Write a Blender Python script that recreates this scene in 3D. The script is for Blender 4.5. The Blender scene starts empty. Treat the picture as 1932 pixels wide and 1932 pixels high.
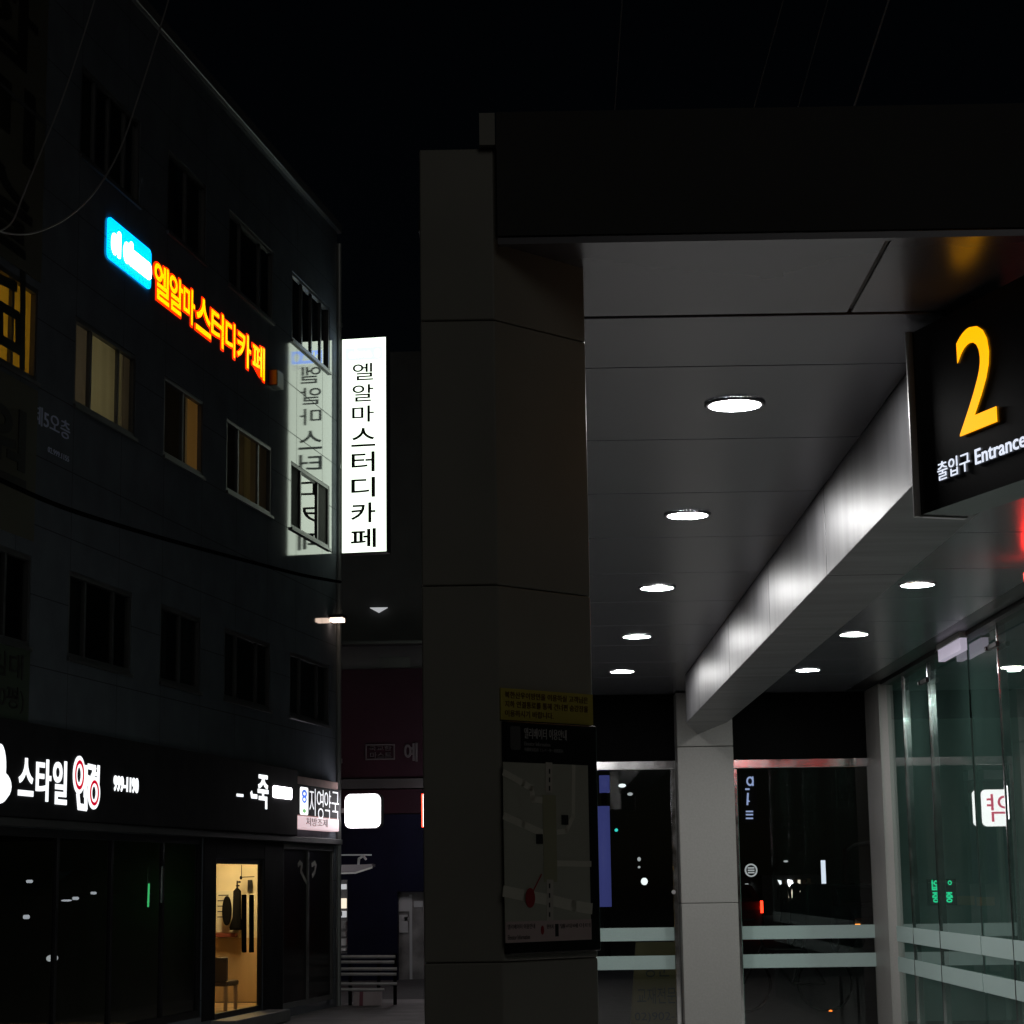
import bpy, bmesh, math, random
from mathutils import Vector as V, Matrix

random.seed(7)
S = bpy.context.scene
COL = S.collection
PI = math.pi

# ------------------------------------------------------------------ camera
FOC = 3900.0          # focal length in units of a 1932 px wide picture
RHO = 0.014           # slight roll
dxu = 42 * math.cos(RHO) - 699 * math.sin(RHO)
dyu = 42 * math.sin(RHO) + 699 * math.cos(RHO)
TH = math.atan(dyu / FOC)
PS = math.atan(dxu / FOC * math.cos(TH))
FW = V((-math.sin(PS) * math.cos(TH), math.cos(PS) * math.cos(TH), math.sin(TH)))
_r = V((math.cos(PS), math.sin(PS), 0))
_u = _r.cross(FW)
CR = _r * math.cos(RHO) - _u * math.sin(RHO)
CU = _r * math.sin(RHO) + _u * math.cos(RHO)
EYE = V((0, 0, 1.6))
cd = bpy.data.cameras.new("camera")
cd.sensor_width = 36
cd.lens = 36 * FOC / 1932
cd.clip_start = 0.1
cd.clip_end = 1000
cam = bpy.data.objects.new("camera", cd)
COL.objects.link(cam)
m = Matrix((CR, CU, -FW)).transposed().to_4x4()
m.translation = EYE
cam.matrix_world = m
S.camera = cam

# ------------------------------------------------------------------ night sky, faint street glow, exposure
w = bpy.data.worlds.new("World")
S.world = w
w.use_nodes = True
nt = w.node_tree
bg = nt.nodes["Background"]
sky = nt.nodes.new("ShaderNodeTexSky")
sky.sky_type = 'NISHITA'
sky.sun_disc = False
sky.sun_elevation = math.radians(25)
sky.sun_rotation = math.radians(180)
nt.links.new(sky.outputs[0], bg.inputs[0])
bg.inputs[1].default_value = 0.0002
sd = bpy.data.lights.new("street_fill", 'SUN')  # dim sun added as fill for street light from behind the camera
sd.energy = 0.048
sd.angle = math.radians(25)
sd.color = (1.0, 0.96, 0.87)
sun = bpy.data.objects.new("street_fill", sd)
COL.objects.link(sun)
sun.rotation_euler = V((-0.25, 0.85, -0.5)).to_track_quat('-Z', 'Y').to_euler()
S.view_settings.view_transform = 'Standard'
S.view_settings.look = 'None'
S.view_settings.exposure = 0
S.view_settings.gamma = 1
S.view_settings.use_curve_mapping = False
S.cycles.use_denoising = True
S.cycles.sample_clamp_indirect = 6
S.cycles.max_bounces = 10
S.cycles.transparent_max_bounces = 24
S.cycles.caustics_reflective = False
S.cycles.caustics_refractive = False

# ------------------------------------------------------------------ helpers
def ray(u, v):
    return FW * FOC + CR * (u - 966) - CU * (v - 966)

class Fr:
    """a wall-like frame: x to the viewer's right, y up, c out of the wall"""
    def __init__(s, o, ex):
        s.o = V(o); s.x = V(ex).normalized(); s.y = V((0, 0, 1)); s.n = s.x.cross(s.y)
    def P(s, x, y, c=0):
        return s.o + s.x * x + s.y * y + s.n * c
    def uv(s, u, v, c=0):
        d = ray(u, v)
        h = EYE + d * ((s.o + s.n * c - EYE).dot(s.n) / d.dot(s.n))
        return ((h - s.o).dot(s.x), h.z - s.o.z)

def YP(y):                      # a plane facing the viewer at depth y
    return Fr((0, y, 0), (1, 0, 0))

class MB:
    def __init__(s):
        s.v = []; s.f = []; s.m = []
    def poly(s, pts, mi=0):
        i = len(s.v); s.v += [V(p) for p in pts]
        s.f.append(tuple(range(i, i + len(pts)))); s.m.append(mi)
    def hexa(s, p, mi=0):
        i = len(s.v); s.v += [V(q) for q in p]
        for f in ((0, 1, 2, 3), (7, 6, 5, 4), (0, 4, 5, 1), (1, 5, 6, 2), (2, 6, 7, 3), (3, 7, 4, 0)):
            s.f.append(tuple(i + k for k in f)); s.m.append(mi)
        return s
    def box(s, fr, x0, x1, y0, y1, c0, c1, mi=0):
        P = fr.P
        return s.hexa([P(x0, y0, c0), P(x1, y0, c0), P(x1, y1, c0), P(x0, y1, c0),
                       P(x0, y0, c1), P(x1, y0, c1), P(x1, y1, c1), P(x0, y1, c1)], mi)
    def wb(s, x0, x1, y0, y1, z0, z1, mi=0):
        return s.hexa([(x0, y0, z0), (x1, y0, z0), (x1, y1, z0), (x0, y1, z0),
                       (x0, y0, z1), (x1, y0, z1), (x1, y1, z1), (x0, y1, z1)], mi)
    def prism(s, fr, pts, c0, c1, mi=0):
        n = len(pts); i = len(s.v)
        s.v += [fr.P(x, y, c0) for x, y in pts] + [fr.P(x, y, c1) for x, y in pts]
        s.f.append(tuple(i + k for k in range(n))); s.m.append(mi)
        s.f.append(tuple(i + n + k for k in reversed(range(n)))); s.m.append(mi)
        for k in range(n):
            j = (k + 1) % n
            s.f.append((i + k, i + j, i + n + j, i + n + k)); s.m.append(mi)
        return s
    def column(s, pts, z0, z1, mi=0):
        n = len(pts); i = len(s.v)
        s.v += [V((x, y, z0)) for x, y in pts] + [V((x, y, z1)) for x, y in pts]
        s.f.append(tuple(i + k for k in range(n))); s.m.append(mi)
        s.f.append(tuple(i + n + k for k in range(n))); s.m.append(mi)
        for k in range(n):
            j = (k + 1) % n
            s.f.append((i + k, i + j, i + n + j, i + n + k)); s.m.append(mi)
        return s
    def tube(s, pts, r, n=8, mi=0):
        pts = [V(p) for p in pts]; rings = []
        rr = r if isinstance(r, (list, tuple)) else [r] * len(pts)
        for k, p in enumerate(pts):
            t = (pts[min(k + 1, len(pts) - 1)] - pts[max(k - 1, 0)]).normalized()
            a = t.cross(V((0, 0, 1)) if abs(t.z) < 0.9 else V((1, 0, 0))).normalized(); b = t.cross(a)
            i = len(s.v)
            s.v += [p + (a * math.cos(q * 2 * PI / n) + b * math.sin(q * 2 * PI / n)) * rr[k] for q in range(n)]
            rings.append(i)
        for k in range(len(rings) - 1):
            for q in range(n):
                q2 = (q + 1) % n
                s.f.append((rings[k] + q, rings[k] + q2, rings[k + 1] + q2, rings[k + 1] + q)); s.m.append(mi)
        s.f.append(tuple(rings[0] + q for q in range(n))); s.m.append(mi)
        s.f.append(tuple(rings[-1] + q for q in range(n))); s.m.append(mi)
        return s
    def wall(s, fr, x0, x1, y0, y1, c0, c1, holes):
        xs = sorted({x0, x1, *[h[0] for h in holes], *[h[1] for h in holes]})
        ys = sorted({y0, y1, *[h[2] for h in holes], *[h[3] for h in holes]})
        xs = [x for x in xs if x0 <= x <= x1]; ys = [y for y in ys if y0 <= y <= y1]
        def solid(i, j):
            if i < 0 or j < 0 or i >= len(xs) - 1 or j >= len(ys) - 1: return False
            cx = (xs[i] + xs[i + 1]) / 2; cy = (ys[j] + ys[j + 1]) / 2
            return not any(h[0] < cx < h[1] and h[2] < cy < h[3] for h in holes)
        P = fr.P
        for i in range(len(xs) - 1):
            for j in range(len(ys) - 1):
                if not solid(i, j): continue
                a, b, c, d = xs[i], xs[i + 1], ys[j], ys[j + 1]
                s.poly([P(a, c, c1), P(b, c, c1), P(b, d, c1), P(a, d, c1)])
                s.poly([P(a, c, c0), P(a, d, c0), P(b, d, c0), P(b, c, c0)])
                if not solid(i - 1, j): s.poly([P(a, c, c0), P(a, c, c1), P(a, d, c1), P(a, d, c0)])
                if not solid(i + 1, j): s.poly([P(b, c, c1), P(b, c, c0), P(b, d, c0), P(b, d, c1)])
                if not solid(i, j - 1): s.poly([P(a, c, c0), P(b, c, c0), P(b, c, c1), P(a, c, c1)])
                if not solid(i, j + 1): s.poly([P(a, d, c1), P(b, d, c1), P(b, d, c0), P(a, d, c0)])
        return s
    def frame(s, fr, x0, x1, y0, y1, t, c0, c1, mi=0):
        s.box(fr, x0, x1, y0, y0 + t, c0, c1, mi); s.box(fr, x0, x1, y1 - t, y1, c0, c1, mi)
        s.box(fr, x0, x0 + t, y0 + t, y1 - t, c0, c1, mi); s.box(fr, x1 - t, x1, y0 + t, y1 - t, c0, c1, mi)
        return s
    def text(s, fr, body, x0, x1, y0, y1, c0, c1, bold=0.0, mi=0, side=None, flip=False):
        vs, fs = text_mesh(body, bold)
        i = len(s.v)
        ax = min(p[0] for p in vs); bx = max(p[0] for p in vs)
        ay = min(p[1] for p in vs); by = max(p[1] for p in vs)
        for p in vs:
            tx = (p[0] - ax) / max(bx - ax, 1e-6)
            if flip: tx = 1 - tx
            s.v.append(fr.P(x0 + (x1 - x0) * tx, y0 + (y1 - y0) * (p[1] - ay) / max(by - ay, 1e-6), c0 + (c1 - c0) * p[2]))
        for f, front in fs:
            s.f.append(tuple(i + k for k in f)); s.m.append(mi if front or side is None else side)
        return s
    def build(s, name, mats, parent=None, bevel=0, smooth=False, root=None):
        if not isinstance(mats, (list, tuple)): mats = [mats]
        rt = parent
        while rt is not None and rt.parent is not None: rt = rt.parent
        off = rt.location if rt is not None else V((0, 0, 0))
        me = bpy.data.meshes.new(name)
        me.from_pydata([tuple(p - off) for p in s.v], [], s.f)
        for q in mats: me.materials.append(q)
        for p, k in zip(me.polygons, s.m):
            p.material_index = k; p.use_smooth = smooth
        bm = bmesh.new(); bm.from_mesh(me)
        bmesh.ops.recalc_face_normals(bm, faces=bm.faces)
        bm.to_mesh(me); bm.free()
        o = bpy.data.objects.new(name, me); COL.objects.link(o)
        if parent is not None: o.parent = parent
        if bevel:
            b = o.modifiers.new("bevel", 'BEVEL'); b.width = bevel; b.segments = 2; b.limit_method = 'ANGLE'
        return o

_tc = {}
def text_mesh(body, bold=0.0):
    k = (body, bold)
    if k in _tc: return _tc[k]
    c = bpy.data.curves.new("lettering", 'FONT')
    c.body = body; c.extrude = 0.5; c.offset = bold; c.resolution_u = 4
    o = bpy.data.objects.new("lettering", c); COL.objects.link(o)
    bpy.context.view_layer.update()
    me = bpy.data.meshes.new_from_object(o.evaluated_get(bpy.context.evaluated_depsgraph_get()))
    vs = [(p.co.x, p.co.y, p.co.z + 0.5) for p in me.vertices]
    fs = [(tuple(p.vertices), p.normal.z > 0.7) for p in me.polygons]
    bpy.data.objects.remove(o); bpy.data.curves.remove(c); bpy.data.meshes.remove(me)
    _tc[k] = (vs, fs)
    return _tc[k]

def thing(name, label, cat, loc=(0, 0, 0), group=None):
    o = bpy.data.objects.new(name, None); COL.objects.link(o); o.location = loc
    o.empty_display_size = 0.2
    o['label'] = label; o['category'] = cat
    if group: o['group'] = group
    return o
def tag(o, label, cat, group=None):
    o['label'] = label; o['category'] = cat
    if group: o['group'] = group
    return o
def struct(o):
    o['kind'] = 'structure'; return o
def dup(root, loc, label):
    r = root.copy(); COL.objects.link(r); r.location = loc; r['label'] = label
    for ch in list(root.children):
        c = ch.copy(); COL.objects.link(c); c.parent = r
        for g in list(ch.children):
            d = g.copy(); COL.objects.link(d); d.parent = c
    return r
def ell(cx, cy, rx, ry, n=24, a0=0, a1=2 * PI):
    return [(cx + rx * math.cos(a0 + (a1 - a0) * k / n), cy + ry * math.sin(a0 + (a1 - a0) * k / n)) for k in range(n)]
def rrect(x0, x1, y0, y1, r, n=5):
    p = []
    for cx, cy, a in ((x1 - r, y1 - r, 0), (x0 + r, y1 - r, PI / 2), (x0 + r, y0 + r, PI), (x1 - r, y0 + r, 1.5 * PI)):
        p += [(cx + r * math.cos(a + PI / 2 * k / n), cy + r * math.sin(a + PI / 2 * k / n)) for k in range(n + 1)]
    return p
def stroke(mb, fr, pts, wd, c0, c1, mi=0):
    for (x0, y0), (x1, y1) in zip(pts, pts[1:]):
        d = V((x1 - x0, y1 - y0)); d.normalize(); q = V((-d.y, d.x)) * wd / 2; e = d * wd * 0.3
        mb.prism(fr, [(x0 - e.x + q.x, y0 - e.y + q.y), (x0 - e.x - q.x, y0 - e.y - q.y),
                      (x1 + e.x - q.x, y1 + e.y - q.y), (x1 + e.x + q.x, y1 + e.y + q.y)], c0, c1, mi)

# ------------------------------------------------------------------ materials
def mat(name, col, rough=0.5, metal=0.0, spec=0.5, var=None, bump=None, coat=0, rvar=None, stretch=(1, 1, 1)):
    m = bpy.data.materials.new(name); m.use_nodes = True
    t = m.node_tree; b = t.nodes["Principled BSDF"]
    b.inputs["Base Color"].default_value = (*col, 1)
    b.inputs["Roughness"].default_value = rough
    b.inputs["Metallic"].default_value = metal
    b.inputs["Specular IOR Level"].default_value = spec
    if coat: b.inputs["Coat Weight"].default_value = coat; b.inputs["Coat Roughness"].default_value = 0.08
    tc = t.nodes.new("ShaderNodeTexCoord"); mp = t.nodes.new("ShaderNodeMapping")
    mp.inputs["Scale"].default_value = stretch
    t.links.new(tc.outputs["Object"], mp.inputs[0])
    def noise(sc, det=4):
        n = t.nodes.new("ShaderNodeTexNoise"); n.inputs["Scale"].default_value = sc; n.inputs["Detail"].default_value = det
        t.links.new(mp.outputs[0], n.inputs["Vector"]); return n
    if var:
        n = noise(var[0]); mr = t.nodes.new("ShaderNodeMapRange")
        mr.inputs[1].default_value = 0.3; mr.inputs[2].default_value = 0.7
        mr.inputs[3].default_value = 1 - var[1]; mr.inputs[4].default_value = 1 + var[1]
        t.links.new(n.outputs[0], mr.inputs[0])
        mx = t.nodes.new("ShaderNodeMix"); mx.data_type = 'RGBA'; mx.blend_type = 'MULTIPLY'
        mx.inputs[0].default_value = 1; mx.inputs[6].default_value = (*col, 1)
        t.links.new(mr.outputs[0], mx.inputs[7]); t.links.new(mx.outputs[2], b.inputs["Base Color"])
    if rvar:
        n = noise(rvar[0]); mr = t.nodes.new("ShaderNodeMapRange")
        mr.inputs[1].default_value = 0.3; mr.inputs[2].default_value = 0.7
        mr.inputs[3].default_value = max(0.02, rough - rvar[1]); mr.inputs[4].default_value = rough + rvar[1]
        t.links.new(n.outputs[0], mr.inputs[0]); t.links.new(mr.outputs[0], b.inputs["Roughness"])
    if bump:
        n = noise(bump[0]); bp = t.nodes.new("ShaderNodeBump"); bp.inputs["Strength"].default_value = bump[1]
        bp.inputs["Distance"].default_value = 0.02
        t.links.new(n.outputs[0], bp.inputs["Height"]); t.links.new(bp.outputs[0], b.inputs["Normal"])
    return m
def emit(name, col, st=1.0):
    m = bpy.data.materials.new(name); m.use_nodes = True
    b = m.node_tree.nodes["Principled BSDF"]
    b.inputs["Base Color"].default_value = (*[min(1, c) * 0.5 for c in col], 1)
    b.inputs["Emission Color"].default_value = (*col, 1)
    b.inputs["Emission Strength"].default_value = st
    return m
def glass(name, tint=(1, 1, 1), ior=1.5, rough=0.0, haze=0.0):
    m = bpy.data.materials.new(name); m.use_nodes = True
    t = m.node_tree; t.nodes.remove(t.nodes["Principled BSDF"])
    out = t.nodes["Material Output"]
    tr = t.nodes.new("ShaderNodeBsdfTransparent"); tr.inputs[0].default_value = (*tint, 1)
    gl = t.nodes.new("ShaderNodeBsdfGlossy"); gl.inputs["Roughness"].default_value = rough
    lw = t.nodes.new("ShaderNodeLayerWeight"); lw.inputs[0].default_value = 0.5
    pw_ = t.nodes.new("ShaderNodeMath"); pw_.operation = 'POWER'; pw_.inputs[1].default_value = 5
    fz = t.nodes.new("ShaderNodeMath"); fz.operation = 'MULTIPLY_ADD'; fz.inputs[1].default_value = 1.4; fz.inputs[2].default_value = 0.07
    fz.use_clamp = True
    t.links.new(lw.outputs["Facing"], pw_.inputs[0]); t.links.new(pw_.outputs[0], fz.inputs[0])
    mx = t.nodes.new("ShaderNodeMixShader")
    t.links.new(fz.outputs[0], mx.inputs[0]); t.links.new(tr.outputs[0], mx.inputs[1]); t.links.new(gl.outputs[0], mx.inputs[2])
    last = mx
    if haze:
        df = t.nodes.new("ShaderNodeBsdfDiffuse"); df.inputs[0].default_value = (0.30, 0.58, 0.50, 1)  # green veil brightens the pane, painting a lit haze into the glass
        m2 = t.nodes.new("ShaderNodeMixShader")
        no = t.nodes.new("ShaderNodeTexNoise"); no.inputs["Scale"].default_value = 1.3; no.inputs["Detail"].default_value = 6
        mr = t.nodes.new("ShaderNodeMapRange"); mr.inputs[3].default_value = haze * 0.4; mr.inputs[4].default_value = haze * 1.6
        t.links.new(no.outputs[0], mr.inputs[0]); t.links.new(mr.outputs[0], m2.inputs[0])
        t.links.new(mx.outputs[0], m2.inputs[1]); t.links.new(df.outputs[0], m2.inputs[2]); last = m2
    t.links.new(last.outputs[0], out.inputs[0])
    return m
def cloth(name, col, tr=0.6):
    m = bpy.data.materials.new(name); m.use_nodes = True
    t = m.node_tree; t.nodes.remove(t.nodes["Principled BSDF"])
    d = t.nodes.new("ShaderNodeBsdfDiffuse"); d.inputs[0].default_value = (*col, 1)
    l = t.nodes.new("ShaderNodeBsdfTranslucent"); l.inputs[0].default_value = (*col, 1)
    x = t.nodes.new("ShaderNodeMixShader"); x.inputs[0].default_value = tr
    t.links.new(d.outputs[0], x.inputs[1]); t.links.new(l.outputs[0], x.inputs[2])
    t.links.new(x.outputs[0], t.nodes["Material Output"].inputs[0])
    return m

M = {}
M['asphalt'] = mat("asphalt", (0.05, 0.05, 0.052), 0.75, var=(6, 0.35), bump=(60, 0.5))
M['paving'] = mat("paving", (0.16, 0.155, 0.15), 0.6, var=(3, 0.3), bump=(30, 0.3))
M['floor'] = mat("granite_floor", (0.34, 0.33, 0.32), 0.45, var=(20, 0.12))
M['facade'] = mat("polished_granite", (0.16, 0.178, 0.205), 0.06, spec=0.45, var=(2.5, 0.12), bump=(1.6, 0.02), rvar=(3, 0.03))
M['coping'] = mat("coping_metal", (0.2, 0.2, 0.21), 0.45, 0.5)
M['frame'] = mat("window_aluminium", (0.11, 0.11, 0.115), 0.4, 0.3)
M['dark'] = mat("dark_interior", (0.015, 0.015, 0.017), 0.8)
M['winglass'] = glass("window_glass", (0.75, 0.8, 0.78), 1.5)
M['shopglass'] = glass("shop_glass", (0.26, 0.28, 0.28), 1.5)
M['screen'] = mat("insect_screen", (0.05, 0.05, 0.048), 0.8, spec=0.1)
M['fblack'] = mat("matt_black_fascia", (0.02, 0.02, 0.022), 0.75, spec=0.1, var=(3, 0.3))
M['black'] = mat("black_panel", (0.012, 0.012, 0.013), 0.35, var=(4, 0.4))
M['blackmatt'] = mat("black_rubber", (0.008, 0.008, 0.008), 0.95, spec=0.0)
M['doorblack'] = mat("black_glass_door", (0.006, 0.006, 0.007), 0.3, spec=0.3)
M['grey'] = mat("grey_paint", (0.2, 0.2, 0.2), 0.45, var=(3, 0.2))
M['pipe'] = mat("grey_pipe", (0.35, 0.37, 0.36), 0.3, 0.4)
M['ceil'] = mat("ceiling_panel_metal", (0.155, 0.155, 0.178), 0.27, 0.4, spec=0.5, var=(1.5, 0.06), bump=(0.7, 0.015))
M['brushed'] = mat("brushed_steel", (0.125, 0.125, 0.132), 0.41, 0.85, var=(1.2, 0.3), stretch=(1, 6, 0.3))
M['chrome'] = mat("polished_steel", (0.62, 0.62, 0.62), 0.14, 1.0, rvar=(9, 0.05))
M['satin'] = mat("satin_steel", (0.75, 0.75, 0.75), 0.35, 0.4)
M['fascia'] = mat("dark_fascia", (0.035, 0.036, 0.036), 0.6, var=(2, 0.2))
M['pillar'] = mat("beige_cladding", (0.40, 0.395, 0.35), 0.42, var=(2, 0.1))
M['column'] = mat("grey_cladding", (0.27, 0.262, 0.25), 0.5, var=(60, 0.06))
M['paneglass'] = glass("clear_glass", (0.8, 0.86, 0.84), 1.5)
M['wallglass'] = glass("green_glass", (0.62, 0.84, 0.77), 1.5, haze=0.065)
M['fanlight'] = mat("dark_fanlight", (0.002, 0.002, 0.002), 0.6, spec=0.05)
M['stripe'] = mat("frosted_stripe", (0.36, 0.47, 0.45), 0.6, var=(220, 0.1))
M['lamp'] = emit("lamp_diffuser", (1.0, 0.985, 0.97), 240)
M['trim'] = mat("white_trim", (0.5, 0.5, 0.5), 0.5)
M['rim'] = mat("downlight_rim", (0.2, 0.2, 0.21), 0.6, spec=0.2)
M['signwhite'] = emit("sign_white", (0.86, 1.0, 0.82), 2.0)
M['signtext'] = mat("sign_ink", (0.02, 0.022, 0.022), 0.4)
M['signblue'] = emit("sign_blue", (1.0, 1.6, 3.4), 0.9)
M['signgrey'] = emit("sign_grey", (1.0, 1.05, 1.0), 1.0)
M['yellow'] = emit("led_yellow", (2.6, 0.88, 0.0), 1.0)
M['redside'] = emit("led_red", (1.0, 0.02, 0.0), 2.0)
M['cyan'] = emit("light_box_cyan", (0.0, 0.86, 2.2), 1.0)
M['white'] = emit("led_white", (0.95, 0.98, 1.0), 1.3)
M['whitehot'] = emit("light_box_white", (1.0, 0.95, 1.0), 7.5)
M['softwhite'] = emit("soft_white_letter", (0.95, 0.95, 1.0), 0.95)
M['red'] = emit("led_ring_red", (0.65, 0.0, 0.02), 0.9)
M['two'] = emit("sign_numeral", (1.5, 0.58, 0.0), 1.0)
M['signlight'] = emit("sign_lettering", (0.8, 0.86, 1.0), 1.0)
M['signblack'] = mat("sign_face", (0.012, 0.012, 0.013), 0.25)
M['green'] = emit("led_green", (0.02, 0.9, 0.42), 1.8)
M['greentube'] = emit("green_tube", (0.1, 1.0, 0.3), 2.0)
M['bluelit'] = emit("blue_lit", (0.14, 0.16, 0.6), 0.24)
M['bluesign'] = emit("blue_white_lettering", (0.5, 0.6, 1.0), 0.65)
M['redlamp'] = emit("red_lamp", (1.0, 0.03, 0.01), 6)
M['orange'] = emit("orange_lamp", (1.0, 0.3, 0.04), 2.5)
M['shopspot'] = emit("shop_spot", (0.9, 0.92, 1.0), 1.5)
M['warmwhite'] = emit("warm_white_panel", (1.0, 0.86, 0.68), 1.0)
M['dimwhite'] = emit("dim_white_panel", (0.8, 0.82, 0.85), 0.5)

# seams of the polished granite cladding
def add_seams(m, px, pz, ox, oz, wd, ex):
    t = m.node_tree; b = t.nodes["Principled BSDF"]
    g = t.nodes.new("ShaderNodeNewGeometry")
    dt = t.nodes.new("ShaderNodeVectorMath"); dt.operation = 'DOT_PRODUCT'; dt.inputs[1].default_value = ex
    sp = t.nodes.new("ShaderNodeSeparateXYZ")
    t.links.new(g.outputs["Position"], dt.inputs[0]); t.links.new(g.outputs["Position"], sp.inputs[0])
    def line(src, per, off):
        a = t.nodes.new("ShaderNodeMath"); a.operation = 'ADD'; a.inputs[1].default_value = off; t.links.new(src, a.inputs[0])
        p = t.nodes.new("ShaderNodeMath"); p.operation = 'PINGPONG'; p.inputs[1].default_value = per / 2; t.links.new(a.outputs[0], p.inputs[0])
        l = t.nodes.new("ShaderNodeMath"); l.operation = 'LESS_THAN'; l.inputs[1].default_value = wd; t.links.new(p.outputs[0], l.inputs[0])
        return l.outputs[0]
    mxm = t.nodes.new("ShaderNodeMath"); mxm.operation = 'MAXIMUM'
    t.links.new(line(dt.outputs["Value"], px, ox), mxm.inputs[0]); t.links.new(line(sp.outputs[2], pz, oz), mxm.inputs[1])
    src = b.inputs["Base Color"].links[0].from_socket
    mx = t.nodes.new("ShaderNodeMix"); mx.data_type = 'RGBA'; mx.inputs[7].default_value = (0.07, 0.075, 0.085, 1)
    t.links.new(mxm.outputs[0], mx.inputs[0]); t.links.new(src, mx.inputs[6]); t.links.new(mx.outputs[2], b.inputs["Base Color"])
    r = t.nodes.new("ShaderNodeMath"); r.operation = 'MULTIPLY_ADD'; r.inputs[1].default_value = 0.8
    r.inputs[2].default_value = b.inputs["Roughness"].default_value
    t.links.new(mxm.outputs[0], r.inputs[0]); t.links.new(r.outputs[0], b.inputs["Roughness"])
    sl = t.nodes.new("ShaderNodeMath"); sl.operation = 'MULTIPLY_ADD'; sl.inputs[1].default_value = -0.5; sl.inputs[2].default_value = 0.5
    t.links.new(mxm.outputs[0], sl.inputs[0]); t.links.new(sl.outputs[0], b.inputs["Specular IOR Level"])

# ------------------------------------------------------------------ ground
mb = MB(); mb.poly([(-300, -80, 0), (300, -80, 0), (300, 600, 0), (-300, 600, 0)])
struct(mb.build("ground", M['asphalt']))
mb = MB(); mb.wb(-0.6, 7.2, 5.2, 20.2, 0.004, 0.012)
struct(mb.build("floor", M['floor']))

# ------------------------------------------------------------------ left building
AL = math.atan((1700 - 1008) / FOC)
EA = V((math.sin(AL), math.cos(AL), 0))
COR = V(((640 - 1008) / FOC * 27.65, 27.65, 0))
FA = Fr(COR, EA)                                    # x = 0 at the street corner, negative towards the viewer
add_seams(M['facade'], 1.2, 0.62, 0.35, 0.2, 0.005, EA)

mb = MB(); mb.box(FA, -24, 1.5, 0.004, 0.05, 0.0, 2.6)
struct(mb.build("sidewalk", M['paving']))

ob = thing("office_building", "four storey dark polished stone building on the left with shops at street level", "building", tuple(COR))
R4 = (8.46, 9.37); R3 = (6.03, 6.88); R2 = (3.67, 4.47)
C4 = (-2.16, -0.37); C3 = (-4.70, -2.97); C2 = (-6.75, -5.50); C1 = (-9.14, -7.56); C0 = (-11.9, -9.98)
wins = [(c, r) for r in (R4, R3, R2) for c in (C0, C1, C2, C3, C4)]
DOOR = (-4.92, -3.19, 0.2, 1.9)
DARKDOOR = (-2.4, -0.12, 0.15, 2.1)
SHOPA = (-11.9, -5.35, 0.25, 2.12)
holes = [(c[0], c[1], r[0], r[1]) for c, r in wins] + [DOOR, DARKDOOR, SHOPA]
mb = MB(); mb.wall(FA, -14, 0, 0, 10.55, -0.06, 0, holes)
mb.box(FA, -0.28, 0, 0, 10.55, -9, -0.062)           # return wall along the alley
mb.box(FA, -14, -0.28, 0, 10.55, -9, -8.7)
mb.box(FA, -14, -0.28, 10.3, 10.5, -8.7, -0.062)
mb.box(FA, -13.9, -0.28, 2.75, 2.95, -8.7, -0.062)
mb.box(FA, -13.9, -0.28, 5.15, 5.35, -8.7, -0.062)
mb.box(FA, -13.9, -0.28, 7.7, 7.9, -8.7, -0.062)
mb.build("wall", M['facade'], ob)
mb = MB(); mb.box(FA, -14.05, 0.05, 10.55, 10.68, -0.35, 0.06)
mb.box(FA, -0.2, 0.06, 10.55, 10.68, -9, -0.35)
mb.build("roof_coping", M['coping'], ob, bevel=0.01)
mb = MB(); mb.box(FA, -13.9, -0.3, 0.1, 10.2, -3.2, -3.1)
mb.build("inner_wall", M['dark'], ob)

def curtain(fr, x0, x1, y0, y1, c, amp, waves, seed):
    r = random.Random(seed); mb = MB(); n = max(6, int(waves * 8)); ph = r.random() * 6
    pts = []
    for k in range(n + 1):
        t = k / n
        pts.append((x0 + (x1 - x0) * t, c + amp * math.sin(t * waves * 2 * PI + ph) + amp * 0.5 * math.sin(t * waves * 5.1 + ph)))
    for (xa, ca), (xb, cb) in zip(pts, pts[1:]):
        mb.poly([fr.P(xa, y0, ca), fr.P(xb, y0, cb), fr.P(xb, y1, cb), fr.P(xa, y1, ca)])
    return mb

def room(parent, fr, x0, x1, y0, y1, c0, c1, m):
    mb = MB(); P = fr.P
    a = [P(x0, y0, c1), P(x1, y0, c1), P(x1, y1, c1), P(x0, y1, c1)]
    b = [P(x0, y0, c0), P(x1, y0, c0), P(x1, y1, c0), P(x0, y1, c0)]
    mb.poly(b)
    for k in range(4):
        j = (k + 1) % 4; mb.poly([a[k], a[j], b[j], b[k]])
    return mb.build("room", m, parent)

def lamp_point(name, loc, col, e, r=0.06, parent=None):
    l = bpy.data.lights.new(name, 'POINT'); l.energy = e; l.color = col; l.shadow_soft_size = r
    o = bpy.data.objects.new(name, l); COL.objects.link(o); o.location = loc
    return o

M['room'] = mat("room_wall", (0.5, 0.45, 0.36), 0.8)
M['curtain_beige'] = cloth("beige_curtain", (0.62, 0.58, 0.38), 0.75)
M['curtain_pink'] = cloth("dusky_curtain", (0.42, 0.36, 0.30), 0.45)
M['curtain_amber'] = cloth("amber_blind", (0.8, 0.5, 0.06), 0.8)
M['curtain_tan'] = cloth("tan_blind", (0.75, 0.52, 0.24), 0.8)
M['curtain_grey'] = cloth("grey_curtain", (0.06, 0.058, 0.055), 0.3)

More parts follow.
